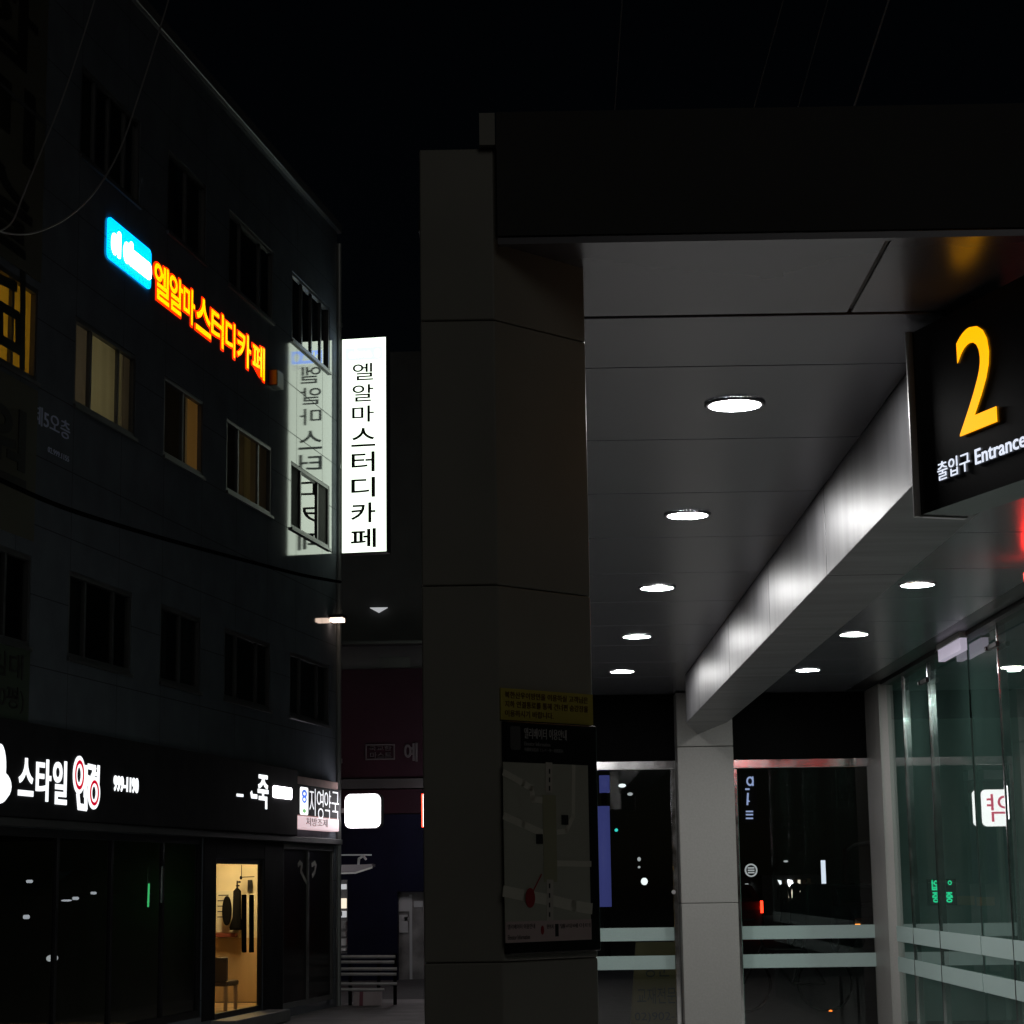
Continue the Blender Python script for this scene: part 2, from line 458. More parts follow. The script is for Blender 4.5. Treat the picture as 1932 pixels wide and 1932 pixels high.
def window(c, r, splits, kind=None, sd=0):
    x0, x1 = c; y0, y1 = r
    mb = MB(); t = 0.045
    mb.frame(FA, x0, x1, y0, y1, t, -0.055, -0.006)
    for k, sx in enumerate(splits):
        x = x0 + (x1 - x0) * sx
        mb.box(FA, x - 0.022, x + 0.022, y0 + t, y1 - t, -0.05, -0.012 - 0.01 * (k % 2))
    wn = mb.build("window", M['frame'], ob)
    sl = MB(); sl.box(FA, x0 - 0.02, x1 + 0.02, y0 - 0.035, y0 - 0.002, 0.003, 0.03); sl.build("sill", M['frame'], wn)
    xs = [x0 + t] + [x0 + (x1 - x0) * q for q in splits] + [x1 - t]
    for k in range(len(xs) - 1):
        g = MB(); cc = -0.03 - 0.012 * (k % 2)
        g.poly([FA.P(xs[k], y0 + t, cc), FA.P(xs[k + 1], y0 + t, cc), FA.P(xs[k + 1], y1 - t, cc), FA.P(xs[k], y1 - t, cc)])
        g.build("pane", M['screen'] if (c is C4 and r is R3 and k != 1) else M['winglass'], wn)
    return wn

for c, r in wins:
    sp = [0.27, 0.73]
    if c is C2: sp = [0.5]
    if r is R4 and c is C1: sp = [0.25, 0.5, 0.75]
    if c is C0: sp = [0.3, 0.52, 0.74]
    if r is R4 and c is C4: sp = [0.28, 0.55, 0.78]
    wn = window(c, r, sp)
    if r is R3 and c is C1:
        room(wn, FA, c[0] - 0.15, c[1] + 0.6, r[0] - 0.2, r[1] + 0.2, -2.2, -0.0625, M['room'])
        curtain(FA, c[0] - 0.1, c[0] + 0.55, r[0], r[1], -0.085, 0.012, 3, 1).build("curtain", M['curtain_pink'], wn)
        curtain(FA, c[0] + 0.50, c[0] + 1.45, r[0], r[1], -0.11, 0.012, 4, 2).build("curtain", M['curtain_beige'], wn)
        curtain(FA, c[0] + 1.38, c[1] + .5, r[0], r[1], -0.085, 0.012, 3, 3).build("curtain", M['curtain_pink'], wn)
        lamp_point("room_lamp", FA.P(-8.4, 6.4, -1.1), (1, 0.88, 0.66), 5.5)
    elif r is R3 and c is C2:
        room(wn, FA, c[0] - 0.1, c[1] + 0.5, r[0] - 0.2, r[1] + 0.2, -2.2, -0.0625, M['room'])
        curtain(FA, c[0] + 0.92, c[1] + .4, r[0], r[1], -0.085, 0.01, 3, 4).build("curtain", M['curtain_tan'], wn)
        curtain(FA, c[0], c[0] + 0.90, r[0], r[1], -0.085, 0.01, 2, 5).build("curtain", M['curtain_grey'], wn)
        lamp_point("room_lamp", FA.P(-5.8, 6.4, -1.2), (1, 0.72, 0.4), 4.5)
    elif r is R3 and c is C3:
        room(wn, FA, c[0] - 0.1, c[1] + 0.5, r[0] - 0.2, r[1] + 0.2, -2.2, -0.0625, M['room'])
        curtain(FA, c[0], c[0] + 0.72, r[0], r[1], -0.085, 0.012, 2, 6).build("curtain", M['curtain_grey'], wn)
        curtain(FA, c[0] + 0.95, c[0] + 1.2, r[0], r[1], -0.11, 0.01, 2, 7).build("curtain", M['curtain_beige'], wn)
        curtain(FA, c[0] + 1.45, c[1] + .4, r[0], r[1], -0.085, 0.012, 3, 8).build("curtain", M['curtain_pink'], wn)
        lamp_point("room_lamp", FA.P(-3.9, 6.4, -1.4), (1, 0.75, 0.42), 2.2)
    elif r is R3 and c is C0:
        room(wn, FA, c[0] - 0.1, c[1] + 0.5, r[0] - 0.2, r[1] + 0.2, -2.2, -0.0625, M['room'])
        curtain(FA, c[0], c[1] + .3, r[0], r[1], -0.085, 0.003, 6, 9).build("blind", M['curtain_amber'], wn)
        lamp_point("room_lamp", FA.P(-10.6, 6.4, -1.2), (1, 0.8, 0.4), 9)
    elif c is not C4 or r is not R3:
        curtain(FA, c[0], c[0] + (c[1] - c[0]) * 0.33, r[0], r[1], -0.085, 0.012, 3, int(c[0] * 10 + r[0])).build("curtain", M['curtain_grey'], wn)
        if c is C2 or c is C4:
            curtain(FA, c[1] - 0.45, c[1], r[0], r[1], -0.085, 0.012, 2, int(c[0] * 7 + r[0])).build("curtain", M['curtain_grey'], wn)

# street level: dark shop fascia, shop glazing, doors
mb = MB(); mb.box(FA, -13.9, -2.2, 2.2, 3.0, 0.003, 0.12)
mb.build("shop_fascia", M['fblack'], ob, bevel=0.01)
mb = MB(); mb.box(FA, -13.9, -0.02, 2.125, 2.195, 0.003, 0.09)
mb.build("fascia_ledge", M['fascia'], ob, bevel=0.006)
sw = MB()
sw.frame(FA, SHOPA[0], SHOPA[1], SHOPA[2], SHOPA[3], 0.07, -0.055, -0.008)
for x in (-10.6, -9.2, -7.9, -6.5): sw.box(FA, x - 0.03, x + 0.03, SHOPA[2] + 0.07, SHOPA[3] - 0.07, -0.05, -0.014)
swo = sw.build("shop_window", M['black'], ob)
g = MB(); g.poly([FA.P(SHOPA[0] + .07, SHOPA[2] + .07, -.035), FA.P(SHOPA[1] - .07, SHOPA[2] + .07, -.035), FA.P(SHOPA[1] - .07, SHOPA[3] - .07, -.035), FA.P(SHOPA[0] + .07, SHOPA[3] - .07, -.035)])
g.build("pane", M['shopglass'], swo)

for xa, xb, za, zb in ((-5.33, -4.93, .2, 2.12), (-3.18, -2.42, .15, 2.12), (-4.925, -3.185, 1.91, 2.12)):
    mb = MB(); mb.box(FA, xa, xb, za, zb, .003, .012); mb.build("black_cladding", M['fblack'], ob)

# lit porridge shop doorway
M['warmwall'] = mat("warm_plaster", (0.70, 0.62, 0.42), 0.7, var=(4, 0.08))
M['wood'] = mat("orange_wood", (0.52, 0.36, 0.19), 0.45, var=(3, 0.25), stretch=(1, 1, 0.15))
dm = MB(); dm.frame(FA, DOOR[0], DOOR[1], DOOR[2], DOOR[3], 0.05, -0.055, -0.006)
dr = dm.build("shop_door", M['black'], ob)
def onS(u, v, xs):               # point on the partition x = xs inside the shop -> (c, z)
    pl = Fr(FA.P(xs, 0, 0), -FA.n); q = pl.uv(u, v); return (-q[0], q[1])
for u in (460.5, 474.5):
    a = FA.uv(u, 1688, 0.02); b = FA.uv(u, 1797, 0.02)
    h = MB(); h.tube([FA.P(a[0], a[1], 0.02), FA.P(b[0], b[1], 0.02)], 0.028); h.build("pull_handle", M['blackmatt'], dr)
mb = MB(); mb.box(FA, DOOR[0] - 0.1, DOOR[1] + 0.2, 0.06, 0.19, -0.2, 0.28); mb.build("door_step", M['grey'], ob, bevel=0.01)
XP = 0.9 - 2.2
rm = MB()
x0, x1, z0, z1 = -5.2, -1.3, 0.18, 2.12
P = FA.P
rm.poly([P(x1, z0, -.065), P(x1, z1, -.065), P(x1, z1, -2.6), P(x1, z0, -2.6)])
rm.poly([P(x0, z0, -.065), P(x0, z1, -.065), P(x0, z1, -2.6), P(x0, z0, -2.6)])
rm.poly([P(x0, z0, -2.6), P(x1, z0, -2.6), P(x1, z1, -2.6), P(x0, z1, -2.6)])
rm.poly([P(x0, z1, -.065), P(x1, z1, -.065), P(x1, z1, -2.6), P(x0, z1, -2.6)])
rm.build("shop_room", M['warmwall'], ob)
mb = MB(); mb.box(FA, x0, x1, 0.1, 0.17, -2.6, -.065); mb.build("shop_floor", M['wood'], ob)
# wood dado on the partition wall
PW = Fr(FA.P(x1, 0, 0), -FA.n)   # partition frame: x = inwards, faces back towards the viewer
PWf = Fr(FA.P(x1 - 0.004, 0, 0), FA.n)
def pw(u, v):
    q = PWf.uv(u, v); return q
a = pw(404, 1770); b = pw(499, 1770)
mb = MB(); mb.box(PWf, a[0] - .3, b[0] + .3, 0.18, a[1], 0.0, 0.012); mb.build("dado_panel", M['wood'], ob)
a = pw(440, 1625)
lo = thing("ceiling_lamp", "warm round ceiling lamp inside the lit shop doorway", "lamp", tuple(FA.P(x1 - 0.75, z1, -0.78)))
mb = MB(); mb.tube([FA.P(x1 - .75, z1 - 0.002, -.78), FA.P(x1 - .75, z1 - .05, -.78)], 0.14, 20)
mb.build("shade", emit("warm_lamp", (1.0, 0.74, 0.37), 66), lo)
# things in the doorway
def pbox(name, lab, cat, u0, v0, u1, v1, m, th=0.02, c=0.014):
    a = pw(u0, v1); b = pw(u1, v0)
    mb = MB(); mb.box(PWf, min(a[0], b[0]), max(a[0], b[0]), min(a[1], b[1]), max(a[1], b[1]), c, c + th)
    o = thing(name, lab, cat, tuple(PWf.P((a[0] + b[0]) / 2, min(a[1], b[1]), c)))
    mb.build("board", m, o, bevel=0.003); return o, a, b
po, a, b = pbox("menu_poster", "cream menu poster with dark writing on the shop's back wall", "poster", 409, 1680, 452, 1759, mat("cream_paper", (0.7, 0.66, 0.5), 0.6))
mb = MB()
for k, (w0, w1) in enumerate(((.1, .55), (.06, .5), (.06, .42), (.06, .5), (.06, .36))):
    yy = b[1] - (b[1] - a[1]) * (0.1 + 0.13 * k); X0 = min(a[0], b[0]); W = abs(b[0] - a[0])
    mb.box(PWf, X0 + W * w0, X0 + W * w1, yy - 0.012, yy, 0.034, 0.037)
mb.build("print", M['signtext'], po)
so, a, b = pbox("wall_shelf", "narrow red brown shelf under the cream menu poster", "shelf", 408, 1760, 449, 1768, mat("red_wood", (0.2, 0.05, 0.03), 0.5), 0.12)
pbox("wall_plaque", "small dark plaque above the door handles", "plaque", 468.5, 1660, 477, 1682, M['black'])
def oval(name, lab, cat, u, v, du, dv, m, c=0.1, th=0.05):
    q = pw(u, v); e = pw(u + du, v - dv); rx = abs(e[0] - q[0]); ry = abs(e[1] - q[1])
    mb = MB(); mb.prism(PWf, ell(q[0], q[1], rx, ry), c, c + th)
    return tag(mb.build(name, m, None, bevel=0.008), lab, cat)
oval("hanging_tray", "black oval tray hanging in front of the cream menu poster", "tray", 434, 1718, 8.5, 28, M['blackmatt'])
q0 = pw(454, 1675); q1 = pw(454, 1754)
cb = MB(); L = q0[1] - q1[1]
cb.tube([PWf.P(q0[0], q0[1] + 0.09, .14), PWf.P(q0[0], q0[1], .14), PWf.P(q0[0], q0[1] - .04, .14), PWf.P(q0[0], q1[1] + L * .3, .14), PWf.P(q0[0] - .01, q1[1] + .03, .14), PWf.P(q0[0] - .01, q1[1], .14)],
        [.008, .012, .05, .055, .085, .075], 10)
tag(cb.build("folded_umbrella", M['blackmatt'], None, smooth=True), "long dark umbrella hanging beside the oval tray in the doorway", "umbrella")
mo = thing("hanging_mobile", "thin black mobile with small pieces under the shop lamp", "mobile", tuple(PWf.P(*pw(464, 1630), .2)))
mb = MB(); t0 = pw(465, 1632); t1 = pw(465, 1655); t2 = pw(489, 1654)
mb.tube([PWf.P(t0[0], t0[1], .2), PWf.P(t1[0], t1[1], .2)], .005, 6); mb.tube([PWf.P(t1[0], t1[1], .2), PWf.P(t2[0], t2[1], .2)], .006, 6)
mb.build("wire", M['blackmatt'], mo)
for (u, v, a_, b_) in ((464, 1656, 2.5, 4), (461, 1664, 3, 2), (458, 1671, 4, 1.8)):
    q = pw(u, v); mb = MB(); mb.prism(PWf, ell(q[0], q[1], a_ * .006, b_ * .006, 10), .19, .21); mb.build("pendant", M['blackmatt'], mo)
# chair standing just inside the door
cq = Fr(FA.P(-3.2, 0, 0), FA.n)
ca = cq.uv(404, 1915); cbx = cq.uv(431, 1806)
ch = thing("dining_chair", "brown padded dining chair seen at the left of the doorway", "chair", tuple(cq.P(ca[0], 0.18, 0)))
M['vinyl'] = mat("brown_vinyl", (0.10, 0.07, 0.05), 0.4)
cx0, cx1 = cbx[0] - 0.40, cbx[0]
mb = MB(); mb.box(cq, cx0, cx1, 0.52, cbx[1], 0.0, 0.04); mb.build("backrest", M['vinyl'], ch, bevel=0.012)
mb = MB(); mb.box(cq, cx0, cx1, 0.46, 0.52, -0.4, 0.02); mb.build("seat", M['vinyl'], ch, bevel=0.015)
for lx in (cx0 + .03, cx1 - .03):
    for lc in (-.37, 0.0):
        mb = MB(); mb.box(cq, lx - .018, lx + .018, 0.18, 0.46, lc - .018, lc + .018); mb.build("leg", M['wood'], ch)

# unseen lit window on the alley side, added to brighten the railing
PA = Fr(FA.P(0.004, 0, 0), -FA.n)
mb = MB(); mb.frame(PA, .9, 3.2, .75, 2.25, .06, 0, .03); aw_ = mb.build("unseen_window", M['black'], ob)
mb = MB(); mb.box(PA, .96, 3.14, .81, 2.19, 0, .01); mb.build("lit_pane", emit("window_fill_light", (1.0, 0.93, 0.95), 3.2), aw_)

# dark closed door at the corner
mb = MB(); mb.frame(FA, DARKDOOR[0], DARKDOOR[1], DARKDOOR[2], DARKDOOR[3], 0.06, -0.055, -0.008)
mb.box(FA, -1.28, -1.22, 0.21, 2.04, -0.05, -0.012)
cdr = mb.build("corner_door", M['grey'], ob)
mb = MB(); mb.poly([FA.P(-2.34, .21, -.035), FA.P(-.18, .21, -.035), FA.P(-.18, 2.04, -.035), FA.P(-2.34, 2.04, -.035)])
mb.build("pane", M['doorblack'], cdr)
hb = MB()  # pale strokes paint a reflection onto the dark door glass
ht = [FA.uv(u, v, -0.03) for u, v in ((563, 1632), (566, 1627), (570, 1632), (568, 1644), (574, 1657), (578, 1664))]
stroke(hb, FA, ht, 0.05, -0.034, -0.028); M['pale_reflection'] = mat("reflection_paint", (0.6, 0.6, 0.55), 0.3); hb.build("emblem_or_reflection", M['pale_reflection'], cdr); hb = MB()
ht = [FA.uv(u, v, -0.03) for u, v in ((589, 1632), (594, 1628), (596, 1633), (594, 1645), (590, 1652))]
stroke(hb, FA, ht, 0.05, -0.034, -0.028)
hb.build("emblem_or_reflection", M['pale_reflection'], cdr)
# lights and goods seen inside the dark optician's window
XG = FA
def glint(name, lab, cat, u, v, du, dv, m, c=-0.9):
    q = FA.uv(u, v, c); e = FA.uv(u + du, v - dv, c)
    rx = abs(e[0] - q[0]); ry = abs(e[1] - q[1])
    mb = MB(); mb.prism(FA, ell(q[0], q[1], rx, ry, 12), c, c + 0.04)
    return tag(mb.build(name, m), lab, cat)
for k, (u, v, du, dv, lab) in enumerate(((52, 1663, 3, 3, "upper of two round display lamps in the optician's dark window, far left"),
        (46, 1730, 3, 4, "lower of two round display lamps in the optician's dark window, far left"),
        (122, 1699, 7, 2, "flat bright display lamp in the middle of the optician's window"),
        (139, 1695, 3, 3, "small round display lamp beside the flat one in the optician's window"),
        (173, 1685, 2.5, 2.5, "small pale display lamp left of the green tube"),
        (95, 1808, 8, 7, "large bright white lamp low in the optician's window"))):
    glint("display_lamp", lab, "lamp", u, v, du, dv, M['white'] if k == 5 else M['shopspot'])
q = FA.uv(281, 1667, -0.5); e = FA.uv(279.5, 1711, -0.5)
mb = MB(); mb.tube([FA.P(q[0], q[1], -.5), FA.P(e[0], e[1], -.5)], 0.010)
tag(mb.build("green_tube_light", M['greentube']), "thin upright green tube light in the dark shop window", "lamp")
q = FA.uv(104, 1642, -0.8); e = FA.uv(122, 1668, -0.8)
mb = MB(); mb.prism(FA, [(q[0], e[1]), (e[0] - .15, e[1] + .03), (e[0] + .2, q[1]), (e[0] - .1, q[1] - .02), (q[0] + .1, q[1])], -.82, -.79)
tag(mb.build("shop_poster", mat("grey_poster", (0.4, 0.42, 0.42), 0.5)), "torn looking grey poster hanging inside the optician's dark window", "poster")
q = FA.uv(285, 1635, -0.08)
mb = MB(); mb.tube([FA.P(q[0], q[1], .03), FA.P(q[0], q[1] - .36, .03)], 0.018); mb.build("pull_handle", M['chrome'], swo)

# ---------------------------------------------------------------- signs on the left building
def fbox(u0, v0, u1, v1, c=0.0):
    a = FA.uv(u0, v1, c); b = FA.uv(u1, v0, c); return a[0], b[0], a[1], b[1]

# yellow channel letters
ls = thing("channel_letter_sign", "row of glowing yellow letters with red edges on the dark facade", "sign", tuple(FA.P(-5.2, 7.63, 0)))
txt = "엘알마스터디카페"
xs = [-7.10, -6.58, -6.02, -5.46, -4.88, -4.36, -3.87, -3.38]
xw = [0.50, 0.50, 0.48, 0.54, 0.47, 0.44, 0.42, 0.46]
edges = [(290, 318), (319, 344), (346, 367), (370, 398), (399, 422), (426, 444), (448, 474), (477, 500)]
for chx, (ua, ub) in zip(txt, edges):
    xa = FA.uv(ua, 600, .012)[0]; xb = FA.uv(ub, 640, .012)[0]
    mb = MB()
    mb.text(FA, chx, xa, xb, 7.63, 8.03, 0.006, 0.012, bold=0.020, mi=0, side=1)
    mb.text(FA, chx, xa - .025, xb + .025, 7.61, 8.05, 0.002, 0.005, bold=0.038, mi=1, side=1)
    mb.build("letter", [M['yellow'], M['redside']], ls)
mb = MB(); mb.box(FA, -3.15, -2.88, 7.62, 7.82, 0.003, 0.12); mb.build("power_box", M['black'], ls, bevel=0.01)

# cyan light box
lb = thing("light_box_sign", "cyan light box with soft white lettering left of the yellow letters", "sign", tuple(FA.P(-7.8, 7.66, 0)))
mb = MB(); mb.prism(FA, rrect(-8.42, -7.24, 7.66, 8.08, 0.06), 0.003, 0.02); mb.build("housing", M['cyan'], lb)
mb = MB()
mb.prism(FA, ell(-8.26, 7.84, .085, .11), .0205, .023); mb.prism(FA, rrect(-8.18, -8.10, 7.73, 8.0, .03), .0205, .024)
mb.prism(FA, ell(-7.93, 7.85, .09, .11), .0205, .023); mb.prism(FA, rrect(-7.85, -7.77, 7.75, 8.0, .03), .0205, .024)
mb.prism(FA, rrect(-7.90, -7.24, 7.75, 7.93, .08), .021, .025)
mb.build("lettering", M['whitehot'], lb)

# optician's letters
os_ = thing("optician_sign", "white lit optician letters with red rings and phone number on black fascia", "sign", tuple(FA.P(-9, 2.3, .12)))
for chx, (ua, ub, va, vb) in zip("스타일", ((35, 65, 1430, 1502), (68, 98, 1432, 1512), (100, 128, 1435, 1518))):
    xa, xb, ya, yb = fbox(ua, va, ub, vb, .13); yc = (FA.uv((ua + ub) / 2, va, .13)[1], FA.uv((ua + ub) / 2, vb, .13)[1])
    mb = MB(); mb.text(FA, chx, xa, xb, yc[1], yc[0], .122, .13, bold=0.022); mb.build("letter", M['white'], os_)
def ring(fr, cx, cy, rx, ry, rx2, ry2, c0, c1, mb, mi=0, n=28):
    o = ell(cx, cy, rx, ry, n); i = ell(cx, cy, rx2, ry2, n)
    for k in range(n):
        j = (k + 1) % n
        mb.hexa([fr.P(*o[k], c0), fr.P(*o[j], c0), fr.P(*i[j], c0), fr.P(*i[k], c0), fr.P(*o[k], c1), fr.P(*o[j], c1), fr.P(*i[j], c1), fr.P(*i[k], c1)], mi)
def q16(u, v): return FA.uv(u, v, .13)
mb = MB()
for (u, v, ru, rv) in ((150, 1462, 11, 36), (178, 1496, 11, 31)):
    q = q16(u, v); e = q16(u + ru, v); ry = rv / FOC * (q[0] + 0) if False else abs(q16(u, v - rv)[1] - q[1]); rx = abs(e[0] - q[0])
    ring(FA, q[0], q[1], rx, ry, rx * .36, ry * .42, .122, .13, mb, 0)
    ring(FA, q[0], q[1], rx * .78, ry * .78, rx * .56, ry * .58, .1305, .1325, mb, 1)
stroke(mb, FA, [q16(163, 1448), q16(162, 1500)], .07, .122, .13); stroke(mb, FA, [q16(163, 1466), q16(168, 1468)], .05, .122, .129)
stroke(mb, FA, [q16(148, 1500), q16(150, 1522), q16(163, 1524), q16(163, 1500)], .06, .122, .1285)
stroke(mb, FA, [q16(168, 1446), q16(180, 1449), q16(176, 1462), q16(168, 1480)], .05, .122, .13)
stroke(mb, FA, [q16(187, 1447), q16(186, 1478)], .05, .122, .1285)
stroke(mb, FA, [q16(180, 1460), q16(186, 1461)], .035, .122, .128); stroke(mb, FA, [q16(180, 1470), q16(186, 1471)], .035, .122, .128)
mb.build("ringed_letter", [M['white'], M['red']], os_)
xa, xb, ya, yb = fbox(215, 1470, 262, 1500, .13)
mb = MB(); mb.text(FA, "999-1190", xa, xb, 2.50, 2.645, .122, .13, bold=0.03); mb.build("phone_number", M['white'], os_)
mb = MB()
q = q16(0, 1447); mb.prism(FA, ell(q[0], q[1], .12, .19), .122, .13)
q = q16(2, 1478); mb.prism(FA, ell(q[0] - .05, q[1] - .02, .26, .13), .122, .1285)
q = q16(2, 1496); mb.prism(FA, ell(q[0] - .06, q[1], .2, .09), .122, .128)
mb.build("emblem_or_reflection", M['white'], os_)

# porridge shop sign
js = thing("porridge_shop_sign", "single lit white letter and short white plate on the black fascia", "sign", tuple(FA.P(-3.2, 2.5, .12)))
xa, xb, ya, yb = fbox(487, 1461, 507, 1528, .13); yt = FA.uv(497, 1462, .13)[1]; yb_ = FA.uv(497, 1526, .13)[1]
mb = MB(); mb.text(FA, "죽", xa, xb, yb_, yt, .122, .13, bold=0.02); mb.build("letter", M['white'], js)
mb = MB(); stroke(mb, FA, [q16(475, 1496), q16(476, 1502), q16(485, 1503)], .05, .122, .129)
stroke(mb, FA, [q16(448, 1500), q16(459, 1501)], .03, .122, .129); mb.build("broken_letter", M['white'], js)
xa, xb, ya, yb = fbox(516, 1486, 551, 1510, .13)
mb = MB(); mb.prism(FA, rrect(xa, xb, 2.625, 2.765, .03), .122, .13); mb.build("plate", M['whitehot'], js)

# pharmacy sign
ps = thing("pharmacy_sign", "lit pharmacy sign with white letters over a pale pink band at the corner", "sign", tuple(FA.P(-1, 2.3, 0)))
M['pinkpanel'] = mat("pink_panel", (0.62, 0.42, 0.38), 0.7, spec=0.1, var=(5, 0.1)); M['pinkband'] = emit("pink_band", (1.0, 0.72, 0.76), 0.62)
PX0 = FA.uv(550, 1510, .1)[0]; PX1 = FA.uv(638, 1510, .1)[0]; LX0 = FA.uv(566, 1510, .11)[0]; LX1 = FA.uv(581, 1510, .11)[0]; LXM = (LX0 + LX1) / 2
mb = MB(); mb.box(FA, PX0, PX1, 2.45, 2.93, 0.003, 0.10); mb.build("panel", M['pinkpanel'], ps, bevel=0.01)
mb = MB(); mb.box(FA, PX0 + .003, PX1 + .05, 2.46, 2.83, 0.101, 0.108); mb.build("letter_backing", M['fblack'], ps)
mb = MB(); mb.box(FA, PX0, PX1, 2.29, 2.447, 0.003, 0.11); mb.build("band", M['pinkband'], ps, bevel=0.006)
mb = MB(); mb.text(FA, "처방조제", PX0 + .15, PX0 + 1.1, 2.32, 2.42, 0.241, 0.245, bold=0.0); mb.build("band_print", mat("faded_print", (0.5, 0.3, 0.32), 0.6), ps)
mb = MB(); mb.prism(FA, rrect(LX0, LX1, 2.46, 2.80, .04), .1085, .114); lt = mb.build("logo_tile", M['white'], ps)
mb = MB(); ring(FA, LXM, 2.72, .11, .05, .05, .02, .1145, .1165, mb); ring(FA, LXM, 2.65, .1, .045, .05, .02, .1145, .1165, mb)
mb.build("blue_mark", emit("logo_blue", (0.02, 0.15, 0.8), 0.9), lt)
mb = MB(); mb.prism(FA, ell(LXM, 2.51, .07, .025), .1145, .1165); mb.build("green_dot", emit("logo_green", (0.1, 0.6, 0.08), 0.6), lt)
for chx, (ua, ub) in zip("지영약국", ((584, 596), (598, 611), (612, 625), (626, 640))):
    xa = FA.uv(ua, 1510, .11)[0]; xb = FA.uv(ub, 1510, .11)[0]
    mb = MB(); mb.text(FA, chx, xa, xb - .02, 2.43 if chx != "지" else 2.46, 2.80, .1085, .112, bold=-.012); mb.build("letter", M['softwhite'], ps)

# upright lettering at the far left, over the amber window
vs = thing("upright_letter_sign", "tall upright sign of dark letters over the amber lit window at the picture's left edge", "sign", tuple(FA.P(-10.6, 5.4, .1)))
M['signolive'] = mat("olive_board", (0.10, 0.095, 0.07), 0.6); M['darkletter'] = mat("dark_letter", (0.015, 0.012, 0.01), 0.5)
mb = MB(); mb.box(FA, -12.4, -9.98, 6.95, 10.5, 0.003, 0.018); mb.box(FA, -12.4, -9.98, 4.6, 5.95, 0.003, 0.018); mb.build("backing_board", M['signolive'], vs)
for chx, (y0_, y1_) in zip("종합미술", ((9.6, 10.3), (8.75, 9.45), (7.9, 8.6), (7.05, 7.75))):
    mb = MB(); mb.text(FA, chx, -11.6, -10.22, y0_, y1_, .019, .028, bold=0.02); mb.build("letter", M['darkletter'], vs)
mb = MB()
def vq(u, v): return FA.uv(u, v, .015)
for pts, wd_ in (([(-8, 522), (30, 541)], .09), ([(44, 494), (43.5, 586)], .1), ([(43, 597), (42.5, 691)], .1)):
    mb = MB(); stroke(mb, FA, [vq(*p) for p in pts], wd_, .008, .016); mb.build("letter_stroke", M['darkletter'], vs)
mb = MB(); stroke(mb, FA, [vq(2, 580), vq(2, 640), vq(36, 660)], .09, .008, .016); stroke(mb, FA, [vq(2, 577), vq(34, 596), vq(34, 655)], .085, .008, .0155); mb.build("letter_stroke", M['darkletter'], vs)
mb = MB(); mb.text(FA, "학원", -12.3, -10.2, 5.0, 5.7, .019, .028, bold=0.02); mb.build("letter", M['darkletter'], vs)
rb = thing("rental_banner", "dark green rental banner with faint black writing below the upright sign", "banner", tuple(FA.P(-10.6, 3.0, .05)))
mb = MB(); mb.box(FA, -12.4, -9.98, 3.02, 3.64, 0.003, 0.012); mb.build("sheet", mat("green_banner", (0.05, 0.07, 0.045), 0.7), rb)
mb = MB(); mb.text(FA, "임대", -10.75, -10.12, 3.37, 3.58, .0125, .015, bold=0.01); mb.text(FA, "(170평)", -11.0, -10.08, 3.08, 3.30, .0125, .015, bold=0.01); mb.build("print", M['darkletter'], rb)
# faint unlit letters
fl = thing("unlit_letter_sign", "small unlit bluish letters on the dark facade under the beige curtained window", "sign", tuple(FA.P(-9.5, 5.5, 0)))
M['faint'] = mat("pale_blue_letter", (0.6, 0.66, 0.9), 0.4)
xa, xb, ya, yb = fbox(68, 770, 142, 800, .05)
mb = MB(); mb.text(FA, "제5오층", -10.05, -9.22, 5.66, 5.83, .002, .01, bold=0.0); mb.build("letter_row", M['faint'], fl)
mb = MB(); mb.text(FA, "02.999.1155", -9.7, -9.22, 5.46, 5.51, .002, .006); mb.build("small_print", M['faint'], fl)

# projecting white sign
SGN = Fr(FA.P(0.0, 0, 0.075), FA.n)                  # faces the viewer, x outward from the facade
pj = thing("projecting_sign", "tall glowing white projecting sign with black vertical letters at the building corner", "sign", tuple(FA.P(0, 6.05, .1)))
SW0, SW1, SZ0, SZ1 = 0.0, 0.615, 6.03, 9.01
mb = MB(); mb.box(SGN, SW0 - .012, SW1 + .012, SZ0 - .012, SZ1 + .012, -0.2, -0.012); mb.build("cabinet", M['black'], pj)
mb = MB(); mb.box(SGN, SW0, SW1, SZ0, SZ1, -0.011, 0.0); mb.build("face", M['signwhite'], pj)
mb = MB(); mb.box(SGN, SW0, SW1, SZ0, SZ1, -0.212, -0.201); mb.build("face", M['signwhite'], pj)
mb = MB(); mb.box(SGN, .05, .57, 8.70, 8.88, 0.002, 0.005); mb.build("logo_panel", M['signblue'], pj)
mb = MB(); mb.text(SGN, "alma", .1, .42, 8.74, 8.86, .006, .009, bold=0.03); mb.prism(SGN, ell(.5, 8.79, .04, .06), .006, .009); mb.build("logo_lettering", M['signwhite'], pj)
mb = MB(); mb.text(SGN, "STUDY CAFE", .07, .56, 8.61, 8.68, .002, .005); mb.build("small_print", M['signgrey'], pj)
ths = [(685, 717), (725, 757), (765, 796), (807, 842), (852, 890), (900, 938), (948, 986), (997, 1033)]
for kk, (chx, (va, vb)) in enumerate(zip("엘알마스터디카페", ths)):
    y1_ = SGN.uv(693, va)[1]; y0_ = SGN.uv(693, vb)[1]
    xa = 0.15 - .004 * kk; xb = 0.44 + .005 * kk
    if chx == "스": xa, xb = 0.13, 0.47
    mb = MB(); mb.text(SGN, chx, xa, xb, y0_, y1_, .002, .006, bold=0.006 + .0014 * kk); mb.build("letter", M['signtext'], pj)
for zz in (SGN.uv(645, 738)[1], SGN.uv(645, 938)[1]):
    mb = MB(); mb.box(SGN, -.09, -.015, zz - .2, zz + .2, -.15, -.03); mb.build("bracket", M['pipe'], pj, bevel=0.01)

